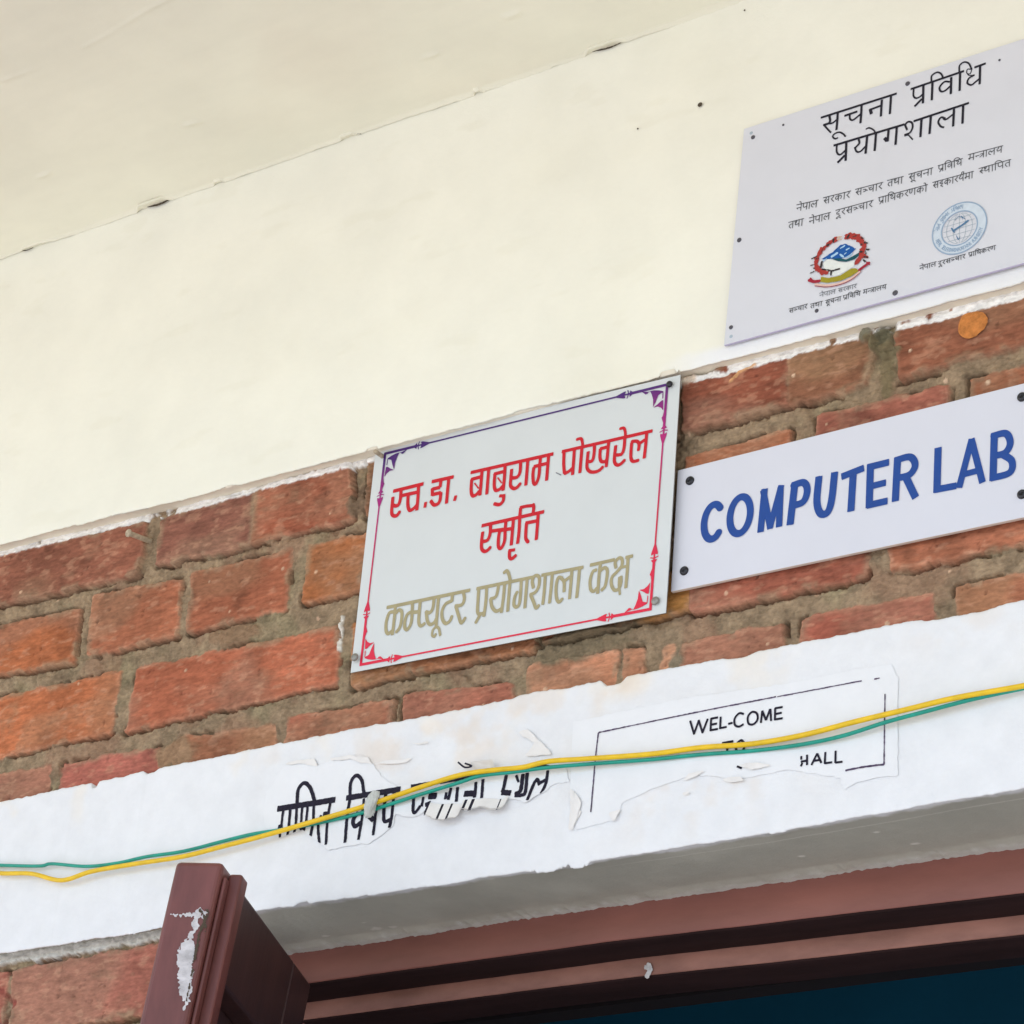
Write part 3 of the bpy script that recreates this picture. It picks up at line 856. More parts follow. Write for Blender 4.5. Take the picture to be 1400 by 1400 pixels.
# ---- white lintel
def lint_col(X, Y, Z, q):
    base = np.array(lin(233, 233, 234)) * (.975 + .05 * fbm(X, Z, 6, 71)[..., None])
    dirt = (sst(.62, .8, fbm(X, Z, 16, 72)) * sst(2.43, 2.50, Z))[..., None] * .35
    base = base * (1 - dirt) + np.array(lin(240, 226, 204)) * dirt
    for sx, sy, sr, k in ((520, 1028, .024, .3), (640, 1008, .026, .22), (840, 930, .02, .45), (600, 1000, .05, .10), (690, 985, .04, .14), (770, 940, .04, .2), (400, 1040, .03, .2), (900, 1060, .05, .2), (1000, 1060, .05, .15), (1310, 840, .03, .2)):
        p = P(sx, sy, D_LT)
        m = (np.exp(-(((X - p[0]) / 1.6) ** 2 + (Z - p[2]) ** 2) / sr ** 2) * sst(.40, .68, fbm(X, Z, 32, 79)))[..., None] * k
        base = base * (1 - m) + np.array(lin(228, 200, 166)) * m
    g = sst(.03, .10, q + (fbm(X, Y, 60, 73) - .5) * .10)[..., None]
    cem = np.array(lin(194, 192, 179)) * (.90 + .16 * fbm(X * .6, Y * .4, 14, 74)[..., None])
    cool = sst(.45, .6, fbm(X, Y, 5, 75))[..., None]
    cem = cem * (1 - .14 * cool)
    rid = sst(.012, .004, np.abs(q - .20 - .05 * (fbm(X, X * 0, 5, 83) - .5))) * sst(-1.35, -1.2, X) * .4
    for sx, sy, sr in ((-1.664, .077, .0035), (-1.6, .076, .005), (-1.582, .078, .004), (-1.6, .055, .0022), (-1.026, .025, .003), (-1.115, .053, .003), (-1.011, .065, .004)):
        rid = np.maximum(rid, sst(sr, sr * .5, np.hypot((X - sx) / 1.5, Y - sy) + (fbm(X, Y, 300, 84) - .5) * sr) * .8)
    cem = cem * (1 - rid[..., None]) + np.array(lin(222, 220, 210)) * rid[..., None]
    back = sst(.86, .95, q + (fbm(X, Y, 90, 76) - .5) * .12)[..., None]
    cem = cem * (1 - .6 * back) + np.array(lin(215, 218, 214)) * .6 * back
    return base * (1 - g) + cem * g


def lint_top(x):
    e = ipl(LT_TOP, x) + (fbm(x, x * 0, 12, 81) - .5) * .003 + (fbm(x, x * 0, 150, 82) - .5) * .0022
    for px, wd, dz in (((130, 1066), .006, -.006), ((205, 1052), .012, -.003), ((838, 928), .016, -.006), ((730, 945), .03, .002), ((1010, 893), .02, -.002), ((1310, 835), .05, -.003)):
        p = P(*px, D_LT); e = e + dz * sst(wd, wd * .4, np.abs(x - p[0]))
    return e


def lint_back(x):
    return .002 + (Y_FR - .001) * sst(XJ - .002, XJ + .002, x)


lchips = [(-1.335, .02, -.004), (-1.30, .014, -.005), (-1.62, .01, .003), (-1.1, .012, -.002)]
o = face_slab('lintel', X0, X1, 1500, (LT_FOOT, lambda x: .0 * x + Z_LB), Z_LT, D_LT, 150, lint_back, M['soffit'], lint_col, .0022, lchips, 120, lint_top,
              lambda x: (.0008 + .0030 * fbm(x, x * 0, 40, 131) + .0022 * (fbm(x, x * 0, 230, 133) - .4)) * sst(XJ, XJ + .02, x))
o['label'] = 'white painted lintel with a grey cement underside'
for xa, xb in ((-5.5, X0), (X1, 4.0)):
    box('lintel', (xa, -D_LT, Z_LB), (xb, .1, Z_LT - .002), bld, M['white_col'])

# ---- door opening: frame, leaf and the dim room behind
frm = bpy.data.objects.new('door_frame', None); COL.objects.link(frm); frm.parent = bld; frm.matrix_parent_inverse = bld.matrix_basis.inverted()
frm.location = (0, 0, 0); frm.matrix_parent_inverse = Matrix.Identity(4); frm.location = (1.3, 0, 0)
frm.name = 'door_frame'


def sub(o, par):
    o.parent = par; o.matrix_parent_inverse = (bld.matrix_basis @ par.matrix_basis).inverted() if par.parent else par.matrix_basis.inverted()


def wavy_bar(name, xa, xb, ya, yb, za, zb, par, mat, seed, n=300):
    xs = np.linspace(xa, xb, n); w1 = (fbm(xs, xs * 0, 5, seed) - .5) * .002; w2 = (fbm(xs, xs * 0, 60, seed + 1) - .5) * .0007; r = .0018
    ring = [(yb, zb), (ya + r, zb), (ya + .0005, zb - .0005), (ya, zb - r), (ya, za + r), (ya + .0005, za + .0005), (ya + r, za), (yb, za)]
    Xs = np.stack([xs] * 8, 1); Ys = np.stack([q[0] + 0 * xs + w2 for q in ring], 1); Zs = np.stack([q[1] + w1 + w2 - .018 * np.maximum(xs + 1.35, 0) for q in ring], 1)
    o = grid(name, Xs, Ys, Zs, None, mat); sub(o, par); return o


wavy_bar('head_rail', XJ + .003, -.22, Y_FR, .158, 2.3015, 2.345, frm, M['frame'], 201)
wavy_bar('rebate_strip', XJ + .003, -.22, .152, .205, 2.2825, 2.345, frm, M['strip'], 205)
o = box('jamb', (XJ - .004, Y_FR, -.15), (-1.79, .205, 2.3), None, M['frame'], .002); sub(o, frm)
o = box('jamb', (-.27, Y_FR, -.15), (-.22, .205, 2.3), None, M['frame'], .002); sub(o, frm)
wavy_bar('underside_shade', XJ + .05, -.275, Y_FR + .0012, .1515, 2.2995, 2.304, frm, M['shade_dark'], 201)  # added bars whose dark colour stands for shade below the frame
wavy_bar('underside_shade', XJ + .05, -.275, .1535, .204, 2.2805, 2.285, frm, M['shade_dark'], 205)
# splinter of bare wood on the strip
pls = Plane((-1.0, .1518, 2.3), (1, 0, 0), (0, 0, 1))
o = decal('bare_splinter', pls, trace(pls, 400, 1170, 2.8, 22, "1365,418 1372,440 1360,462\n1350,428 1375,432 @16"), [], M['bare'], None, h=.0016, res=.0005, rough=.003); sub(o, frm)

# room: inner lintel, side walls, ceiling, teal far wall, floor; open at the right end
rm = lambda nm, lo, hi, mt: box(nm, lo, hi, bld, mt)
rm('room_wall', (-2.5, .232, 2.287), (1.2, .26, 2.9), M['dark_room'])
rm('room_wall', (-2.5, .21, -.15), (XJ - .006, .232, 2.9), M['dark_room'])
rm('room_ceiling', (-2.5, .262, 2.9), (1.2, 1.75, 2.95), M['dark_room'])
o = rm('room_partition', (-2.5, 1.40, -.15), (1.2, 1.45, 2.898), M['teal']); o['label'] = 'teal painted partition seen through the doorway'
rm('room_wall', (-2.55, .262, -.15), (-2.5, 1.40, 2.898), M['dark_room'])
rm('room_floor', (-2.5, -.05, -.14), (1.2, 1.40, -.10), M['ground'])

# the open leaf; its free edge stands towards the camera
H_ = np.array([-1.689, .095]); dirv = np.array([math.cos(math.radians(115.04)), math.sin(math.radians(115.04))])
LW = .3445; N_ = H_ - dirv * LW; ZT = 2.2965
nin = np.array([dirv[1], -dirv[0]])                          # normal of the inner face, to the right
door = bpy.data.objects.new('door', None); COL.objects.link(door); door.parent = bld; door.location = (N_[0] + 1.3, N_[1], 0)
door['label'] = 'open mauve door leaf with bare worn wood on its edge'


LEAN = .085                                                  # the leaf hangs out of plumb


def leaf_box(name, s0, s1, t0, t1, z0, z1, mat, bevel=.002):
    """s along the leaf from its free edge, t towards the outer face, z"""
    c = [(s0, t0), (s1, t0), (s1, t1), (s0, t1)]
    q = [N_ + dirv * a - nin * b for a, b in c]
    V = [(*(p - nin * LEAN * (ZT - z)), z) for z in (z0, z1) for p in q]
    Fc = [(0, 1, 2, 3), (7, 6, 5, 4), (0, 4, 5, 1), (1, 5, 6, 2), (2, 6, 7, 3), (3, 7, 4, 0)]
    o = mesh(name, V, Fc, None, mat); sub(o, door)
    if bevel: bev(o, bevel, 3)
    return o


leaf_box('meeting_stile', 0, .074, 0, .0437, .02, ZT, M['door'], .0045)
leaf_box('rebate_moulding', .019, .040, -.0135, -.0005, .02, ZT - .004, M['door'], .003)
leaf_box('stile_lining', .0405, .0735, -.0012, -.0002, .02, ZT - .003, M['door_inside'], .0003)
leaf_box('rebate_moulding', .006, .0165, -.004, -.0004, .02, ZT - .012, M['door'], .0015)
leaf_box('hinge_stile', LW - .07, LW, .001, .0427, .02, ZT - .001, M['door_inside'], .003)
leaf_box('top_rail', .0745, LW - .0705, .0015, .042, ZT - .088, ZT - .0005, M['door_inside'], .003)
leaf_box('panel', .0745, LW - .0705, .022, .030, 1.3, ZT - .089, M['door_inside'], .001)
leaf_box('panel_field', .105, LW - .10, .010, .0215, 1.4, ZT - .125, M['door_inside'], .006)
ple = Plane((*(N_ - nin * LEAN * (ZT - 2.2)), 2.2), (*(-nin), 0), (0, 0, 1))             # plane of the free edge
edge_px = (180, 1150, 4.667)
o = decal('bare_wood_patch', ple, trace(ple, *edge_px, 40, "385,580 380,620 @30\n440,440 410,500 405,545 @44\n330,700 325,800 320,880 @60\n360,650 350,750 345,900 340,960 @84\n345,960 345,1020 @50\n350,1020 340,1080 @16\n475,450 450,490 @34"),
          [poly(ple, *edge_px, "225,468 430,455 430,490 380,487")], M['bare'], None, h=.0006, res=.0005, rough=.006); sub(o, door)
o = decal('dark_gouge', ple, trace(ple, *edge_px, 12, "435,440 470,500 430,610 405,760\n470,440 495,455 480,480 @10\n440,560 465,530 475,570 440,600 @7\n400,770 375,900 350,1020 @7"), [], M['hole'], None, h=.0010, res=.0005, rough=.004); sub(o, door)
o = box('hinge', (-1.694, .088, 2.05), (-1.684, .104, 2.14), None, M['steel'], .003); sub(o, door)

# ---- orange dab of filler on the top brick course
dab = [(1314, 438), (1322, 430), (1340, 427), (1350, 433), (1352, 442), (1346, 452), (1334, 462), (1322, 464), (1313, 458), (1312, 447)]
pd = wall_plane(.0045)
qd = catmull(np.array([pd.px(*p) for p in dab + dab[:1]]), 4)[:-1]
hfd = lambda a, b: .003 * sst(.002, -.004, poly_sdf(qd, np.asarray(a), np.asarray(b))) + (fbm(a, b, 120, 77) - .5) * .0022
o = decal('filler_dab', pd, [], [qd], M['orange'], bld, h=.0015, res=.0009, hf=hfd, rough=.001); o['label'] = 'round orange dab on the top brick course'

# ------------------------------------------------------------------ memorial sign
c0 = P(479, 920, .0075); c1 = P(910, 838, .0190); c2 = P(514, 611, .0075)
s1 = Plane(c0, (1, -(.0190 - .0075) / (c1[0] - c0[0]), 0), (0, 0, 1))
sg = thing('memorial_sign', 'white metal sign with red lettering and an ornamental border, nailed on the bricks', 'sign', tuple(s1.to3(s1.px(690, 880), -.004)[0]))
plate('sheet', s1, [(514, 611), (930.5, 512), (910.5, 838), (479, 920)], .0016, sg, [M['white_sheet'], M['steel']])
red = trace(s1, 525, 640, 12.727, 54, """165,405 692,275
300,390 288,540 255,640 205,660 165,650
160,505 140,700 142,800 180,835 230,825 278,760
310,482 590,420
425,470 418,640 450,735 520,705 580,640
605,310 595,500 575,738
730,595 714,690 @50
835,240 1215,155
995,215 980,338
985,335 845,370 ^
845,350 845,480 ^
845,465 990,430 ^
995,425 975,570 930,630 870,640 815,570
1130,190 1110,400 1090,618
1255,480 1228,572 @50""")
red += trace(s1, 630, 610, 10.769, 45, """150,392 1367,115
150,495 310,450
165,485 155,650 175,730 225,720 275,665
315,370 300,560 285,728
205,545 265,625 @18
415,330 400,520 385,712
490,415 640,375
505,405 495,570 515,650 570,640 620,590
655,290 645,470 625,655
545,465 605,545 @18
570,735 640,735 ^ @40
638,715 625,810 570,862 490,850
885,230 875,380 840,450 790,470 745,465
752,340 740,480 735,580 780,625 830,610 882,550
990,210 975,400 960,580
1175,180 1165,290 1150,450 1110,555 1075,540 1065,420 1080,310
1075,305 1300,250
1295,150 1280,330 1265,510""")
red += trace(s1, 760, 575, 10.0, 41, """85,428 1323,143
115,420 110,600 120,725
120,730 190,690 240,640
255,395 245,560 230,745
360,360 345,540 330,720
285,262 345,250 365,300 370,370 @36
530,330 525,450 500,550 440,565
445,425 430,560 430,650 470,700 540,705 600,680 645,635
605,390 700,365
610,385 605,500 625,560 680,560 705,520
725,290 710,450 690,638
945,230 935,370 900,460 810,475
822,340 805,480 805,570 840,610 890,595 945,540
878,115 930,105 950,150 955,230 @36
1040,300 1030,420 1030,520 1060,560 1138,545
1035,290 1110,285 1140,330 1130,412
1140,320 1220,265
1245,170 1230,340 1210,518""")
red += trace(s1, 645, 680, 12.727, 54, """175,498 1262,252
330,460 325,620 290,730 240,765 180,765
195,600 175,760 175,890 215,940 270,930 330,868
345,590 560,560
600,410 585,550 575,750 530,870 490,890 465,840 470,700 490,580
485,582 720,543
730,370 710,600 690,835
755,915 640,932 ^ @48
662,925 660,1040 700,1070 775,1010
855,180 840,340 825,600 800,810
840,182 960,155 1070,145 ^ @50
1072,125 1082,180 1070,290
1160,290 1145,500 1125,742
1150,410 935,452
955,450 945,600 945,720 988,785""")
red = [(a, b * 1.08) for a, b in red]
decal('lettering', s1, red, [], M['red_ink'], sg, res=.0004)['label'] = 'two red lines of lettering'
gold = trace(s1, 515, 800, 10.37, 43, """145,320 1328,73
270,290 250,500 225,710
240,380 180,400 140,520 135,640 165,690 215,655
275,400 320,355 360,390 350,530 320,620 278,668
510,255 505,400 490,540 440,630 405,610 400,530 430,430 470,390
465,390 620,380
620,235 605,400 600,530 630,580 685,545
815,200 800,320 760,390 695,380
705,375 720,500 760,560 820,530 860,450
880,180 860,400 845,600
850,585 800,640 790,710 820,730 840,695 @34
850,590 885,620 905,720 @34
1075,150 1068,240
1070,225 980,270 930,370 935,480 980,545 1040,510 1070,440
1235,110 1245,200 1210,280 1110,300
1125,300 1160,420 1195,530 1225,520 1258,465""")
gold += trace(s1, 640, 765, 8.75, 36, """102,352 780,212
880,190 1382,93
130,345 120,500 115,620 140,660 190,640
225,330 215,500 190,685
155,640 125,700 92,760
370,290 355,380 330,450 265,475
270,470 290,570 340,620 400,590
440,280 425,450 400,640
505,260 490,430 475,625
430,160 465,138 490,180 510,260
640,235 630,400 615,530 580,570 550,540 560,450 592,385
710,220 695,400 680,585
785,345 770,260 800,198 850,210 850,310 810,390 740,425
750,425 790,520 815,580 850,550
925,190 915,360 895,540
1010,170 995,340 975,525
1130,225 1080,222 1055,330 1060,460 1090,510 1132,470
1110,218 1150,270 1150,392
1160,255 1235,200
1245,130 1230,300 1215,475
1335,110 1320,280 1300,462""")
gold += trace(s1, 785, 745, 14, 58, """308,392 780,285
985,247 1127,213
505,370 475,640 455,935
430,480 360,520 310,680 320,850 380,890 440,830
505,500 580,440 635,480 630,620 595,790 525,875
805,445 790,340 860,255 920,280 915,400 830,510 730,620 715,750 770,865 850,850 895,740 900,600
870,610 860,760 880,960 @44
920,430 1010,410 @48
1035,240 1020,500 990,832""")
gold = [(a, b * 1.08) for a, b in gold]
decal('lettering', s1, gold, [], M['gold_ink'], sg, res=.0004)['label'] = 'olive gold line of lettering at the foot'
# ornamental border: thick corners, thin middles, spear heads and corner fans
cor = [np.array(q, float) for q in ((527, 620.5), (912.5, 526), (889.5, 833), (493.5, 909))]
bst = []; bpo = []
U = lambda q: s1.px(*q)


def side(a, b, fa, fb):
    """line from corner a to corner b; fa, fb = distances (0..1) of the two spear heads"""
    A, B = U(a), U(b); d = B - A; L = np.linalg.norm(d); d = d / L; n = np.array([-d[1], d[0]])
    bst.append((np.array([A - d * .0012, A + d * fa * L]), .0030)); bst.append((np.array([B + d * .0012, B - d * fb * L]), .0030))
    bst.append((np.array([A + d * fa * L, B - d * fb * L]), .0018))
    for o_, s_, f_ in ((A, 1, fa), (B, -1, fb)):
        p = o_ + d * s_ * f_ * L; e = d * s_
        bpo.append(np.array([p + e * .0055 + n * .0038, p + e * .008 + n * .0037, p + e * .0185 + n * .0004, p + e * .0185 - n * .0004, p + e * .008 - n * .0037, p + e * .0055 - n * .0038, p + e * .007]))
        bpo.append(np.array([p - e * .004, p + e * .0005 + n * .0036, p + e * .0012, p + e * .0005 - n * .0036]))
        for q in (-1, 1):
            bst.append((np.array([p + e * .0022, p + e * .0036 + n * q * .0046]), .0011))


side(cor[0], cor[1], .118, .122)
side(cor[1], cor[2], .20, .21)
side(cor[2], cor[3], .125, .105)
side(cor[3], cor[0], .22, .19)
FAN = [[(40, 75), (130, 35), (230, 10), (310, 5), (270, 90), (235, 200), (225, 360), (175, 250), (135, 130), (90, 110), (50, 100)],
       [(25, 260), (60, 262), (140, 320), (225, 370), (130, 365), (60, 410), (10, 480), (8, 560)],
       [(38, 85), (52, 100), (48, 240), (30, 210)],
       [(300, 14), (360, 8), (480, -20), (400, 55), (350, 45), (360, 25), (330, 24)],
       [(6, 500), (12, 590), (34, 620), (-6, 740), (-4, 620)]]
for k, q in enumerate(cor):
    A = U(q); nx_ = U(cor[(k + 1) % 4]) - A; pv = U(cor[(k - 1) % 4]) - A
    ax, ay = (nx_, pv) if k % 2 == 0 else (pv, nx_)
    ax = ax / np.linalg.norm(ax); ay = ay / np.linalg.norm(ay)
    kx, ky = .86 / 14.737 / 1000 * .98, .86 / 14.737 / 1000 * .92
    for f in FAN:
        bpo.append(np.array([A + ax * (x + 30) * kx + ay * (y + 45) * ky for x, y in f]))
decal('border', s1, bst, bpo, M['border'], sg, res=.0004)['label'] = 'ornamental border, purple above and red below'
decal('scuff_mark', s1, trace(s1, 700, 560, 6.364, 8, "385,550 410,562 430,572"), [], M['pale_grey_ink'], sg, res=.0004)
# nails through its corners
nl = s1.n


def nail(px, tip_px, parent, mat, rad=.0022, d1=.012):
    a = s1.to3(s1.px(*px), .0)[0]; b = P(*tip_px, D_PL + d1)
    return tube('nail', [a, (a + b) / 2, b], rad, mat, parent, k=4)


n1 = nail((523, 624), (513, 617), sg, M['rust'], .0024, .006)
stud('nail', s1.to3(s1.px(489, 901), .004)[0], nl, .0042, .003, sg, M['steel'])
stud('nail', s1.to3(s1.px(897.5, 822.5), .0016)[0], nl, .0042, .002, sg, M['steel'])
stud('nail', s1.to3(s1.px(917.5, 527), .0022)[0], nl, .0034, .003, sg, M['screw'])

# ------------------------------------------------------------------ COMPUTER LAB plate
s2 = wall_plane(.0105)
lab = thing('room_sign', 'milky acrylic plate reading COMPUTER LAB in blue capitals, screwed to the bricks', 'sign', tuple(P(1160, 757, .004)))
plate('plate', s2, [(926.5, 643), (1429, 516.5), (1429, 701), (917, 809)], .0042, lab, [M['acrylic'], M['ac_edge']])

lt = trace(s2, 900, 420, 2.8, 25, """239.7,771.1 226.9,757.0 210.6,757.6 194.3,772.9 181.8,799.4 176.0,831.0 178.1,860.6 187.7,881.3 202.6,888.6 219.5,880.7 234.3,859.5 @22
353.0,787.0 349.8,753.3 337.0,731.4 318.0,727.0 298.0,741.4 282.2,770.7 275.0,807.0 278.2,840.7 291.0,862.6 310.0,867.0 330.0,852.6 345.8,823.3 353.0,787.0 @22
392,862 408,696 @21
402,700 430,848 ^ @20
427,848 472,682 ^ @20
469,688 463,842 @21
505,834 524,672 @23
512,684 556,672 571,700 556,745 512,762 @22
616,648 608,745 622,790 648,786 664,740 676,632 @23
702,650 788,616 @22
747,636 738,782 @23
813,600 808,768 @23
802,614 884,594 ^ @22
808,688 872,672 ^ @21
800,760 878,742 ^ @22
917,574 908,744 @23
906,588 964,574 984,605 962,642 906,657 @22
948,650 986,730 @23
1072,538 1067,710 @23
1058,700 1142,684 ^ @22
1152,692 1201,505 ^ @21
1199,505 1242,672 ^ @21
1172,640 1230,625 ^ @20
1287,482 1282,664 @23
1276,495 1330,484 1348,520 1328,558 1276,572 @22
1320,565 1354,590 1346,634 1274,656 @22""")
lt = [(a, b * 1.2) for a, b in lt]
decal('lettering', s2, lt, [], M['blue_ink'], lab, h=.0005, res=.0004)['label'] = 'COMPUTER LAB in blue capitals'
for px in ((943.6, 657.5), (935.7, 780.7), (1397.5, 543), (1397.5, 676)):
    stud('screw', s2.to3(s2.px(*px), .0)[0], (0, -1, 0), .0045, .0026, lab, M['screw'], True)

# ------------------------------------------------------------------ information sign at the right
s3 = wall_plane(D_PL + .0055)
inf = thing('information_sign', 'pale notice with black lettering, a coloured emblem and a round seal, on cream plaster', 'sign', tuple(P(1190, 420, D_PL)))
plate('sheet', s3, [(1017, 176), (1429, 43.2), (1429, 351.5), (989.5, 472)], .0032, inf, [M['lav_sheet'], M['lav_edge']])
big = trace(s3, 1115, 110, 11.2, 34, """85,573 1243,203
215,545 225,620 200,660 120,685
125,680 180,740 238,802 @24
190,665 260,655 330,600 @26
342,495 335,620 322,760
345,880 300,895 265,860 300,815 370,795 430,825 463,862 @24
445,545 640,478
525,530 530,590 570,610 630,570 700,510 @28
707,390 700,520 690,655
830,452 1000,390 @32
838,440 858,515 @44
1017,300 1003,553
1157,250 1140,515""")
big += trace(s3, 1230, 75, 10.769, 33, """165,508 950,240
1105,188 1270,128
210,500 205,600 240,640 300,620 350,570 @25
352,450 345,715
330,650 222,762
485,400 475,670
470,390 475,310 550,260 610,280 640,335 @25
740,400 660,400 590,480 610,540 670,530 750,460 @27
762,330 755,580
892,260 885,530
880,250 885,160 950,110 1020,130 1065,220 @24
1065,215 1040,280 990,270 1000,215 1050,215 @13
1000,290 1030,305 1100,300 @14
1105,297 1020,350 1000,420 1060,445 1120,400 1180,350 @26
1187,165 1180,435""")
big += trace(s3, 1130, 130, 6.667, 21, """65,462 712,268
795,240 1300,73
95,460 95,520 125,545 180,500 @16
182,430 175,600
168,550 102,618
295,405 300,440 265,480 @18
258,475 275,515 310,515 360,465 @16
372,375 357,535
452,355 440,510
360,312 390,300 430,320 450,350 @13
567,320 558,425
530,392 552,420 @28
642,295 630,455
737,320 720,275 745,245 780,255 785,300 760,345 710,365 @17
712,368 742,360 @24
745,362 788,408 @12
867,225 857,383
952,195 940,355
1085,215 1045,205 1020,245 1040,285 1072,297 @17
1060,205 1088,225 1150,180 @16
1163,130 1155,288
1247,100 1240,262""")
decal('lettering', s3, big, [], M['black_ink'], inf, h=.0004, res=.0004)['label'] = 'two large black lines of lettering'
sw = []
Zc6 = (1060, 180, 4.118)
for tk, a, b in (('nepAl', (122, 413), (243, 386)), ('srkAr', (272, 373), (425, 335)), ('sYcAr', (452, 326), (607, 286)), ('tTA', (632, 276), (722, 253)),
                 ('sUcnA', (752, 241), (888, 204)), ('p/iviD', (917, 193), (1055, 152)), ('mXZAly', (1087, 131), (1282, 80)),
                 ('tTA', (76, 512), (161, 490)), ('nepAl', (192, 487), (312, 455)), ('dUrsYcAr', (342, 444), (552, 387)),
                 ('p/AiDkrNkAe', (582, 373), (858, 299)), ('shkAry^mA', (887, 287), (1117, 224)), ('STAipt', (1147, 209), (1327, 157))):
    sw += small_word(s3, tk, a, b, 34, 4.5, *Zc6)
decal('lettering', s3, sw, [], M['grey_ink'], inf, h=.0004, res=.00035, flat=False)['label'] = 'two small grey lines of lettering'
Zc7 = (1060, 270, 4.118)
sw = []
for tk, a, b in (('sYcAr', (78, 629), (182, 600)), ('tTA', (198, 602), (267, 584)), ('sUcnA', (283, 581), (372, 557)), ('p/iviD', (383, 554), (482, 527)), ('mXZAly', (495, 522), (627, 490)),
                 ('nepAl', (813, 387), (907, 362)), ('dUrsYcAr', (918, 362), (1072, 319)), ('p/AiDkrN', (1088, 313), (1242, 270))):
    sw += small_word(s3, tk, a, b, 23, 3.7, *Zc7)
decal('lettering', s3, sw, [], M['grey_ink'], inf, h=.0004, res=.00035, flat=False)['label'] = 'tiny grey captions under the emblem and the seal'
sw = []
for tk, a, b in (('nepAl', (250, 540), (342, 517)), ('srkAr', (355, 514), (460, 487))):
    sw += small_word(s3, tk, a, b, 21, 4, *Zc7)
decal('lettering', s3, sw, [], M['pale_grey_ink'], inf, h=.0004, res=.00035, flat=False)['label'] = 'faint grey caption just below the emblem'
# coloured emblem
em = bpy.data.objects.new('emblem', None); COL.objects.link(em); em.parent = inf
em.location = Vector(s3.to3(s3.px(1148, 357))[0]) - inf.location
em['label'] = 'emblem of a red garland round a blue mountain'


def sub2(o):
    if o is None: return
    o.parent = em; o.matrix_parent_inverse = (inf.matrix_basis @ em.matrix_basis).inverted()


E14 = (1100, 305, 14)
lay = [
    ('centre_ground', 'e_white', '', ["350,780 450,690 650,740 800,760 960,720 950,830 800,920 650,1000 560,1020 480,960 400,900"]),
    ('mountain', 'e_blue', '', ["330,690 540,560 690,420 790,400 850,430 990,495 900,580 790,660 700,690 500,685 400,705"]),
    ('snow', 'e_pale', "530,650 630,580 @42\n690,490 770,440 @24\n810,515 860,488 @26\n690,605 750,655 @34\n770,600 800,575 @20\n790,665 880,630 910,590 @26\n360,725 430,690 @18", []),
    ('hill', 'e_green', '', ["520,690 700,680 800,705 930,640 1050,570 1080,600 960,700 800,748 650,735"]),
    ('garland', 'e_red', "590,325 440,425 330,530 270,640 225,760 250,870 330,930 430,960 @90\n815,265 960,262 1080,330 1140,450 1110,560 1070,680 1000,770 @100\n1100,640 1200,655 @50", []),
    ('leaves', 'e_dark', "350,885 470,912 560,915 672,880 @26\n520,930 510,1000 @22\n330,760 320,850 @40\n1150,375 1215,392 @22\n1190,510 1240,515 @20\n1170,540 1190,590 @20\n1130,700 1165,745 @22\n1150,655 1215,662 @20\n150,690 240,640 @16\n120,825 180,805 @18\n120,965 190,940 @18\n170,860 190,880 @16\n180,1000 200,980 @18\n390,440 330,560 @14\n860,240 830,290 @30\n430,440 480,420 @26\n560,320 560,370 @36\n940,270 990,250 @22\n1060,560 1130,560 @24\n230,700 280,680 @18\n1090,420 1150,400 @16\n1140,300 1100,290 @16", []),
    ('field', 'e_yellow', '', ["330,1040 480,1060 700,1010 900,885 980,870 1060,920 900,1030 700,1115 450,1155 300,1130"]),
    ('ribbon', 'e_crimson', "100,1105 190,1130 290,1120 @56\n125,1070 180,1140 @34\n1060,905 1150,840 1240,775 @52\n1200,760 1250,800 @26\n210,1215 450,1235 720,1180 930,1080 1090,935 @13", []),
    ('ribbon_face', 'e_pink', "220,1185 450,1205 700,1160 900,1070 1065,945 @34", []),
    ('flags', 'e_tan', "645,280 720,275 @18\n640,320 720,325 @16\n660,340 680,270 @14", []),
]
for k, (nm, mt, st, po) in enumerate(lay):
    stx = trace(s3, *E14, 30, st) if st else []
    sub2(decal(nm, s3, stx, [poly(s3, *E14, q) for q in po], M[mt], None, h=.0004 + .00012 * k, res=.0004, flat=False, rough={'garland': .0055, 'leaves': .002, 'snow': .0012, 'mountain': .0012, 'field': .0012}.get(nm, 0)))
# round blue seal
ctr = s3.px(1265 + 657 / 14, 265 + 660 / 14)
a1 = s3.px(1265 + 140 / 14, 265 + 800 / 14); a2 = s3.px(1265 + 1180 / 14, 265 + 470 / 14); a3 = s3.px(1265 + 830 / 14, 265 + 162 / 14); a4 = s3.px(1265 + 480 / 14, 265 + 1155 / 14)
RS = (np.linalg.norm(a2 - a1) + np.linalg.norm(a3 - a4)) / 4
em = bpy.data.objects.new('seal', None); COL.objects.link(em); em.parent = inf
em.location = Vector(s3.to3(ctr)[0]) - inf.location
em['label'] = 'round blue seal with ring lettering and a globe'
circ = lambda r, a0=0, a1=360, n=64: np.array([ctr + r * np.array([math.cos(math.radians(q)), math.sin(math.radians(q))]) for q in np.linspace(a0, a1, n)])
sub2(decal('seal_band', s3, [(circ(RS * .83), RS * .32)], [], M['e_band'], None, h=.0003, res=.0005))
sub2(decal('seal_ring', s3, [(circ(RS), .0013), (circ(RS * .665), .0013)], [], M['e_ring'], None, h=.0005, res=.0004))
gl = [(np.array([ctr + RS * .6 * np.array([k * math.sqrt(max(1 - t * t, 0)), t]) for t in np.linspace(-.98, .98, 20)]), .0005) for k in (-.8, -.4, 0, .4, .8)]
gl += [(np.array([ctr + RS * .6 * np.array([-math.sqrt(1 - k * k), k]), ctr + RS * .6 * np.array([math.sqrt(1 - k * k), k])]), .0005) for k in (-.7, -.35, 0, .35, .7)]
sub2(decal('globe', s3, gl, [], M['e_line'], None, h=.0004, res=.0004))
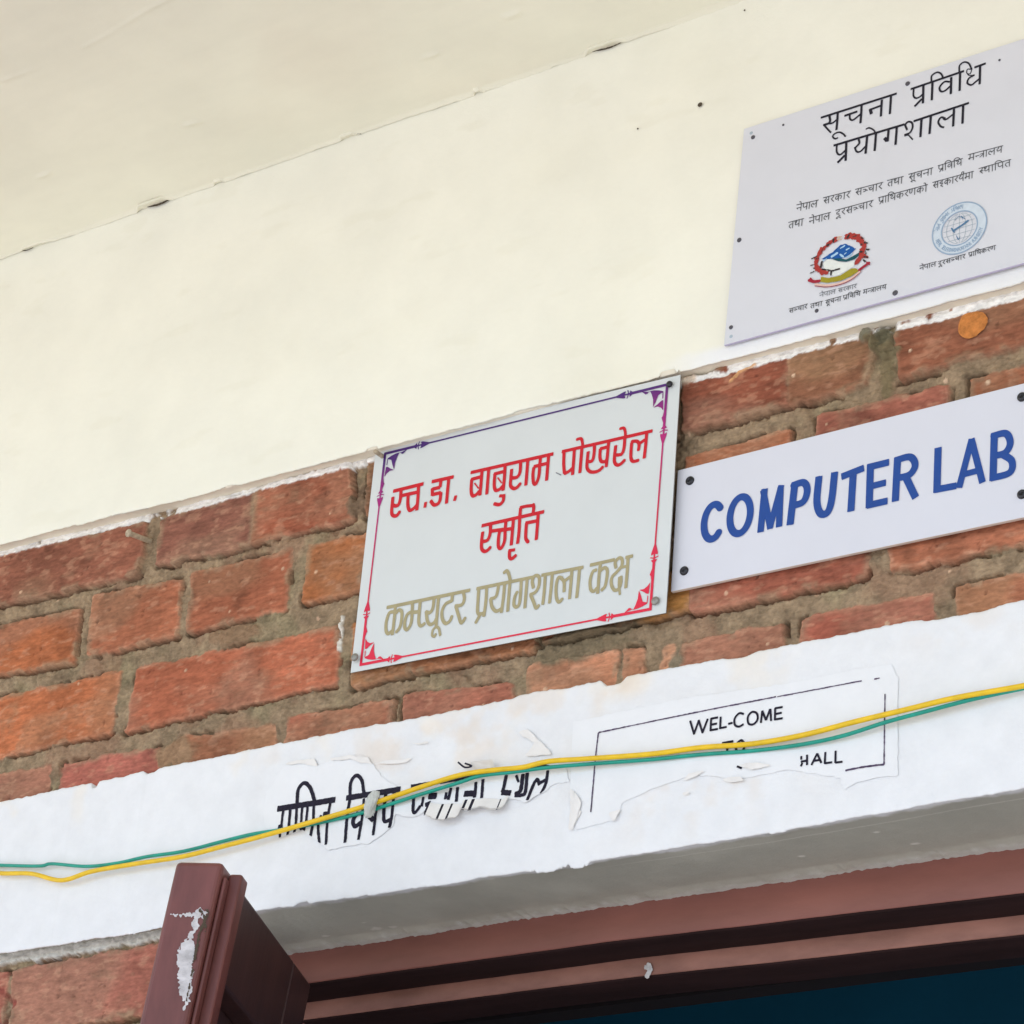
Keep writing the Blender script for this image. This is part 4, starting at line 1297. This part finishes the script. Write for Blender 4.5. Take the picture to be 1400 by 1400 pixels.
sub2(decal('tower', s3, trace(s3, 1265, 265, 14, 34, "540,715 700,610 820,520 @36\n510,670 560,740 @26\n600,800 640,880 670,820 @14\n690,430 770,490 @12\n580,510 640,440 720,470 700,540 @9"), [], M['e_navy'], None, h=.0006, res=.0004, flat=False, rough=.0006))
rt = []


def arc_put(strokes, w_, ang, r, h, up):
    """place unit letter strokes round the seal"""
    a = math.radians(ang); rad = np.array([math.cos(a), math.sin(a)]); tan = np.array([math.sin(a), -math.cos(a)]) * up
    for q in strokes:
        q = np.array(q, float)
        pts = ctr + rad * r + tan * (q[:, :1] - w_ / 2) * h * .9 + rad * up * (q[:, 1:] - .5) * h
        rt.append((pts, .0006))


ang = 172
for wd_ in ('nepAl', 'dUrsYcAr', 'p/AiDkrN'):
    for t in wd_:
        w_, st = DV[t]; ang -= w_ * 6.5; arc_put(st, w_, ang, RS * .84, RS * .15, 1)
    ang -= 9
tx = 'NEPAL TELECOMMUNICATIONS AUTHORITY'
for k, ch in enumerate(tx):
    arc_put(LT[ch], .6, 198 + (342 - 198) * k / (len(tx) - 1), RS * .84, RS * .13, -1)
sub2(decal('ring_lettering', s3, rt, [], M['e_ring'], None, h=.0006, res=.00033, flat=False))
for px, rr in (((1029.7, 187.8), .0032), ((1010.8, 328.3), .0034), ((999.5, 447.7), .003), ((1224, 400.6), .0038), ((1116.7, 425), .0028), ((1241, 114.5), .0034), ((1071, 171), .0016), ((1366.7, 82.4), .0016)):
    stud('screw', s3.to3(s3.px(*px), .0)[0], (0, -1, 0), rr * .72, .0012, inf, M['head'])
for px in ((999.5, 460), (1027, 182)):
    stud('screw_hole', s3.to3(s3.px(*px), .0)[0], (0, -1, 0), .0018, .0004, inf, M['e_line'])

# ------------------------------------------------------------------ torn paper notices on the lintel
s4 = wall_plane(D_LT + .0004)


def ragged(q, amp, seed, n=14):
    out = []
    for k in range(len(q)):
        a, b = q[k], q[(k + 1) % len(q)]
        m = max(2, int(np.linalg.norm(b - a) / .004))
        for t in np.arange(m) / m: out.append(a + (b - a) * t)
    out = np.array(out)
    out[:, 0] += (fbm(out[:, 0], out[:, 1], 190, seed) - .5) * amp; out[:, 1] += (fbm(out[:, 0], out[:, 1], 170, seed + 9) - .5) * amp
    return out


def lint_h(a, b):
    a = np.asarray(a); b = np.asarray(b)
    return (fbm(a, b, 3.5, 125) - .5) * .003 + (fbm(a, b, 45, 126) - .5) * .0003


Z4 = (340, 920, 3.043)
A4 = poly(s4, *Z4, "60,560 75,495 155,385 268,362 288,388 345,362 488,362 520,384 560,440 620,470 760,440 890,400 1030,384 1130,372 1240,380 1320,398 1335,452 1258,466 1205,512 1150,540 1085,520 1060,545 885,548 870,566 745,566 700,600 610,588 600,640 505,705 440,715 330,738 270,690 225,655 120,690 70,640")
A4r = ragged(A4, .005, 301)
hfp = lambda a, b: lint_h(a, b) + .0004 * fbm(a, b, 26, 311) + .0008 * sst(-.012, .0, poly_sdf(A4, np.asarray(a), np.asarray(b))) * sst(.5, .75, fbm(a, b, 30, 312))
n1 = thing('torn_notice', 'peeling paper notice with torn black lettering, left one on the white lintel', 'notice', tuple(P(540, 1150, D_LT)))
decal('paper', s4, [], [A4r], M['paper'], n1, h=.0002, res=.0016, hf=hfp)
bl = trace(s4, 370, 1040, 7.368, 24, """72,488 652,393 @44
762,377 1308,288 @44
130,500 112,640 @22
78,675 122,668 @42
95,690 95,802 @22
200,490 185,660 165,788
265,470 255,650 235,760
320,460 310,620 @22
312,640 325,740 @40
375,450 360,600 330,735 @22
437,420 430,600 402,772
270,430 280,300 340,228 400,275 445,410 @30
600,430 570,620 557,845
595,535 530,545 @42
510,550 480,650 490,832
795,400 770,560 750,824 @27
800,350 810,220 865,150 920,200 940,330 @29
880,520 830,600 850,660 912,620 @34
940,380 920,580 885,795
1066,350 1060,500 1050,610 1033,752 @26
995,560 1040,600 @40
1160,340 1140,520 1150,610 1215,590 @30
1245,330 1220,560 1196,675 @26
1085,355 1070,430""")
bl += trace(s4, 550, 1030, 6.364, 23, """78,292 330,248 @28
330,250 690,192 @26
890,165 1325,96 @28
100,385 95,480 110,518 158,458
185,380 168,462 @20
228,375 300,370 @42
200,450 248,430 @30
385,340 375,400 @22
425,300 400,405
482,295 470,420
538,352 630,348 @40
642,250 630,382
702,225 690,388
905,190 885,280 870,335 @26
865,340 945,345 @36
990,190 1012,250 @18
1050,180 1030,320 985,355 @30
980,372 1040,370 @20
1087,170 1070,340 1030,368 @26
1092,410 1130,300 1172,228 1195,275
1190,262 1255,228 @22
1267,150 1250,260 1208,352""")
keep4 = lambda X, Y: poly_sdf(A4, X, Y) + .0004
bl = [(a, b * 1.22) for a, b in bl]
decal('lettering', s4, bl, [], M['faded_ink'], n1, h=.0006, res=.0005, hf=hfp, rough=.0009, keep=keep4)


def curl(name, pts, rad, parent, bands, turn=250, seed=0):
    """strip of paper hanging from an edge and rolled up at its foot; bands = dark print on the roll (start, end)"""
    p = catmull(np.array([s4.px(*q) for q in pts]), 8); n = len(p); V = []; mi = []; Fc = []; S = 22
    L = np.linspace(0, 1, n)
    for i in range(n):
        r = rad * (.75 + .5 * fbm(np.array([L[i] * 5.0]), np.array([0.0]), 1, seed)[0]) * (1 if 0 < i < n - 1 else .8)
        for k in range(S):
            a = math.radians(90 - turn * k / (S - 1))
            x = p[i] + np.array([0, -r + r * math.sin(a)])
            V.append(s4.to3(x, .0012 + r * (1 - math.cos(math.radians(turn * k / (S - 1)))) * .42)[0])
    for i in range(n - 1):
        for k in range(S - 1):
            Fc.append((i * S + k, i * S + k + 1, (i + 1) * S + k + 1, (i + 1) * S + k))
            t = (L[i] + L[i + 1]) / 2
            mi.append(1 if any(a < t < b for a, b in bands) and k < S * .85 else 0)
    return mesh(name, V, Fc, parent, [M['paper_dirty'], M['faded_ink']], smooth=True, mi=mi)


z6 = lambda x, y: (550 + x / 6.364, 1030 + y / 6.364)
curl('curled_flap', [z6(540, 408), z6(640, 400), z6(760, 396), z6(870, 400), z6(930, 372)], .006, n1, [(.03, .09), (.18, .24), (.71, .75)], 230, 1)
curl('curled_flap', [z6(235, 425), z6(300, 440), z6(380, 445), z6(450, 440), z6(530, 445)], .0085, n1, [(.01, .06), (.40, .46), (.68, .76)], 210, 2)
fl = [s4.to3(s4.px(*z6(525, 108)), .001)[0], s4.to3(s4.px(*z6(640, 92)), .006)[0], s4.to3(s4.px(*z6(835, 86)), .010)[0], s4.to3(s4.px(*z6(820, 128)), .003)[0], s4.to3(s4.px(*z6(660, 150)), .002)[0], s4.to3(s4.px(*z6(590, 160)), .0012)[0]]
mesh('curled_flap', fl, [(0, 1, 4, 5), (1, 2, 3, 4)], n1, [M['paper_dirty']])
decal('lettering', s4, trace(s4, 550, 1030, 6.364, 14, "540,110 600,155 660,145 600,120\n"), [], M['faded_ink'], n1, h=.0105, res=.0005)

# welcome notice
Z5 = (750, 880, 2.154)
B5 = poly(s4, *Z5, "72,230 420,158 700,118 930,72 1010,62 1030,100 1028,250 1028,388 960,395 905,408 870,430 860,395 700,372 560,400 430,385 300,430 215,470 205,520 150,530 70,550 62,440 66,330")
B5r = ragged(B5, .003, 321)
hf5 = lambda a, b: lint_h(a, b) + .0002 * fbm(a, b, 24, 331) + .0002 * sst(-.008, .0, poly_sdf(B5, np.asarray(a), np.asarray(b))) * sst(.5, .7, fbm(a, b, 35, 332))
n2 = thing('welcome_notice', 'white paper notice with a thin ruled box around WEL-COME, right one on the lintel', 'notice', tuple(P(1010, 1100, D_LT)))
decal('paper', s4, [], [B5r], M['paper'], n2, h=.0001, res=.0016, hf=hf5)
wl = trace(s4, *Z5, 5.0, """147,262 460,198 670,157 @3.6
674,157 922,110 @3.4
960,105 975,102 @3.6
147,262 138,340 125,497 @3.6
991,148 989,250 988,356 @3.6
988,356 930,363 875,374 @5
""")
wl += trace(s4, *Z5, 6.2, """418,228 430,268 ^
429,268 444,226 ^
443,226 455,264 ^
454,264 470,222 ^
480,220 478,258 ^
478,222 500,218 ^
478,240 497,236 ^
477,256 500,252 ^
508,216 506,252 ^
505,250 525,246 ^
530,237 543,234 ^
576,208 562,206 549,222 550,240 562,245 575,238
600,202 588,216 590,236 604,238 616,224 614,206 600,202
626,234 630,198 ^
630,198 641,226 ^
641,226 653,193 ^
654,193 656,228 ^
668,190 667,226 ^
667,191 690,187 ^
667,208 687,204 ^
666,224 690,220 ^
512,294 545,288 ^ @7
528,292 527,322 ^ @7
566,286 553,300 556,318 570,318 578,304 574,290 566,286 @7
745,332 745,342 ^
748,352 744,362 ^
762,328 762,358 ^
744,348 762,345 ^
775,358 792,324 ^
792,324 804,352 ^
781,346 800,343 ^
816,320 814,354 ^
814,353 836,350 ^
846,316 845,352 ^
845,351 866,348 ^
556,362 570,368 @6""")
decal('ruled_box', s4, wl[:6], [], M['box_ink'], n2, h=.0006, res=.0004, hf=hf5, rough=.0008)
decal('lettering', s4, wl[6:], [], M['faded_ink'], n2, h=.0006, res=.0004, hf=hf5)
# old paint and paper scabs left on the lintel round the notices
sc = thing('paper_scrap', 'scraps of old torn paper and flaking paint stuck on the lintel above the left notice', 'paper', tuple(P(600, 1000, D_LT)))
scr = ["155,385 170,372 275,357 290,388 210,380", "340,358 420,345 495,352 520,385 440,362 350,366", "1120,250 1160,235 1250,320 1260,340 1150,345 1190,290", "680,290 750,288 745,296 690,297",
       "530,380 600,362 680,355 660,372 580,382", "1340,480 1358,490 1358,570 1390,575 1350,650 1335,655 1340,560"]
for k, q in enumerate(scr): decal('scrap', s4, [], [ragged(poly(s4, *Z4, q), .004, 341 + k)], M['paper_dirty'], sc, h=.0009, res=.0012, hf=lambda a, b: lint_h(a, b) + .0010 * fbm(a, b, 40, 351))
sc2 = thing('paper_scrap', 'small torn paper shreds at the bottom of the welcome notice on the lintel', 'paper', tuple(P(1000, 1060, D_LT)))
scr = ["415,385 470,372 440,390 400,405", "510,400 570,392 580,405 540,412", "560,360 620,352 660,360 600,376", "80,440 100,470 76,540 66,545", "395,440 420,436 410,446 398,448", "180,500 215,488 200,520 190,524"]
for k, q in enumerate(scr): decal('scrap', s4, [], [ragged(poly(s4, *Z5, q), .003, 361 + k)], M['paper_dirty'], sc2, h=.0012, res=.0012, hf=lambda a, b: lint_h(a, b) + .0014 * fbm(a, b, 40, 371))

# ------------------------------------------------------------------ wires strung across the lintel
YW = [(-420, 1225), (-60, 1190), (0, 1194), (43, 1194.6), (84, 1203.6), (125, 1191.5), (178.6, 1182), (250, 1171), (303.6, 1157.5), (357, 1143.6), (428.6, 1123), (496, 1103), (570, 1078), (629, 1059.7), (678.5, 1052.5), (714.6, 1049), (750, 1041), (800, 1037.5), (889, 1031), (959, 1022), (1028.5, 1017), (1098, 1005), (1168, 987), (1237.5, 970.5), (1307, 954), (1400, 937.5), (1470, 922), (1750, 862)]
GW = [(-420, 1215), (-60, 1181), (0, 1183), (53.6, 1184), (71.4, 1181), (118, 1184.5), (161, 1180), (200, 1171.4), (250, 1164), (303.6, 1150.5), (345, 1140.5), (393, 1133), (450, 1122), (503, 1109), (570, 1087.6), (629, 1069.5), (655.5, 1061), (701.5, 1055.5), (747.5, 1049.5), (800, 1045), (889, 1038.5), (959, 1031.5), (1028.5, 1026.5), (1098, 1017.5), (1154, 1005.5), (1209.6, 987.8), (1260.7, 974), (1330, 956), (1400, 941), (1470, 928), (1750, 868)]


def wire_pts(W, d0, sw):
    out = []
    for x, y in W:
        near = sw * math.exp(-((x - 360) / 120) ** 2) + .003 * math.sin(x * .011)
        out.append(P(x, y, D_LT + d0 + near))
    return np.array(out)


o = tube('electric_wire', wire_pts(YW, .0074, .004), .0024, M['yellow_wire']); tag(o, 'yellow insulated wire strung across the white lintel', 'wire', 'wires along the lintel')
o = tube('electric_wire', wire_pts(GW, .0050, .0), .0018, M['green_wire']); tag(o, 'green insulated wire running beside the yellow one across the lintel', 'wire', 'wires along the lintel')
# tape that ties the wires to a nail in the lintel
a = P(508, 1099, D_LT + .010); tp = []
S = 14; prof = [(-.012, .0045), (-.008, .0062), (-.003, .0070), (.003, .0066), (.008, .0058), (.013, .0036)]
V = []; Fc = []
for i, (dz, rr) in enumerate(prof):
    for s in range(S):
        q = 2 * math.pi * s / S; k = rr * .8 * (1 + .28 * math.sin(3 * q + i * 1.3) + .12 * random.random())
        V.append((a[0] + k * math.cos(q) + dz * -.25, a[1] + k * .8 * math.sin(q), a[2] - dz))
for i in range(len(prof) - 1):
    for s in range(S): Fc.append((i * S + s, i * S + (s + 1) % S, (i + 1) * S + (s + 1) % S, (i + 1) * S + s))
Fc += [tuple(range(S))[::-1], tuple(range((len(prof) - 1) * S, len(prof) * S))]
o = mesh('wire_tie', V, Fc, None, M['tape']); tag(o, 'crumpled grey tape tying the two wires to the lintel', 'tape')

# ------------------------------------------------------------------ nail sticking out of the bricks at the left
nt_ = thing('masonry_nail', 'paint-spattered nail sticking out of the mortar under the cream plaster', 'nail', tuple(P(208, 742, 0)))
pa = P(208, 741, -.004); pb = P(176, 729, .030)
tube('shank', [pa, pa * .5 + pb * .5, pb], .0030, M['rust'], nt_, k=4)
ax = (pb - pa) / np.linalg.norm(pb - pa)
stud('head', pb, ax, .0046, .002, nt_, M['rust'])
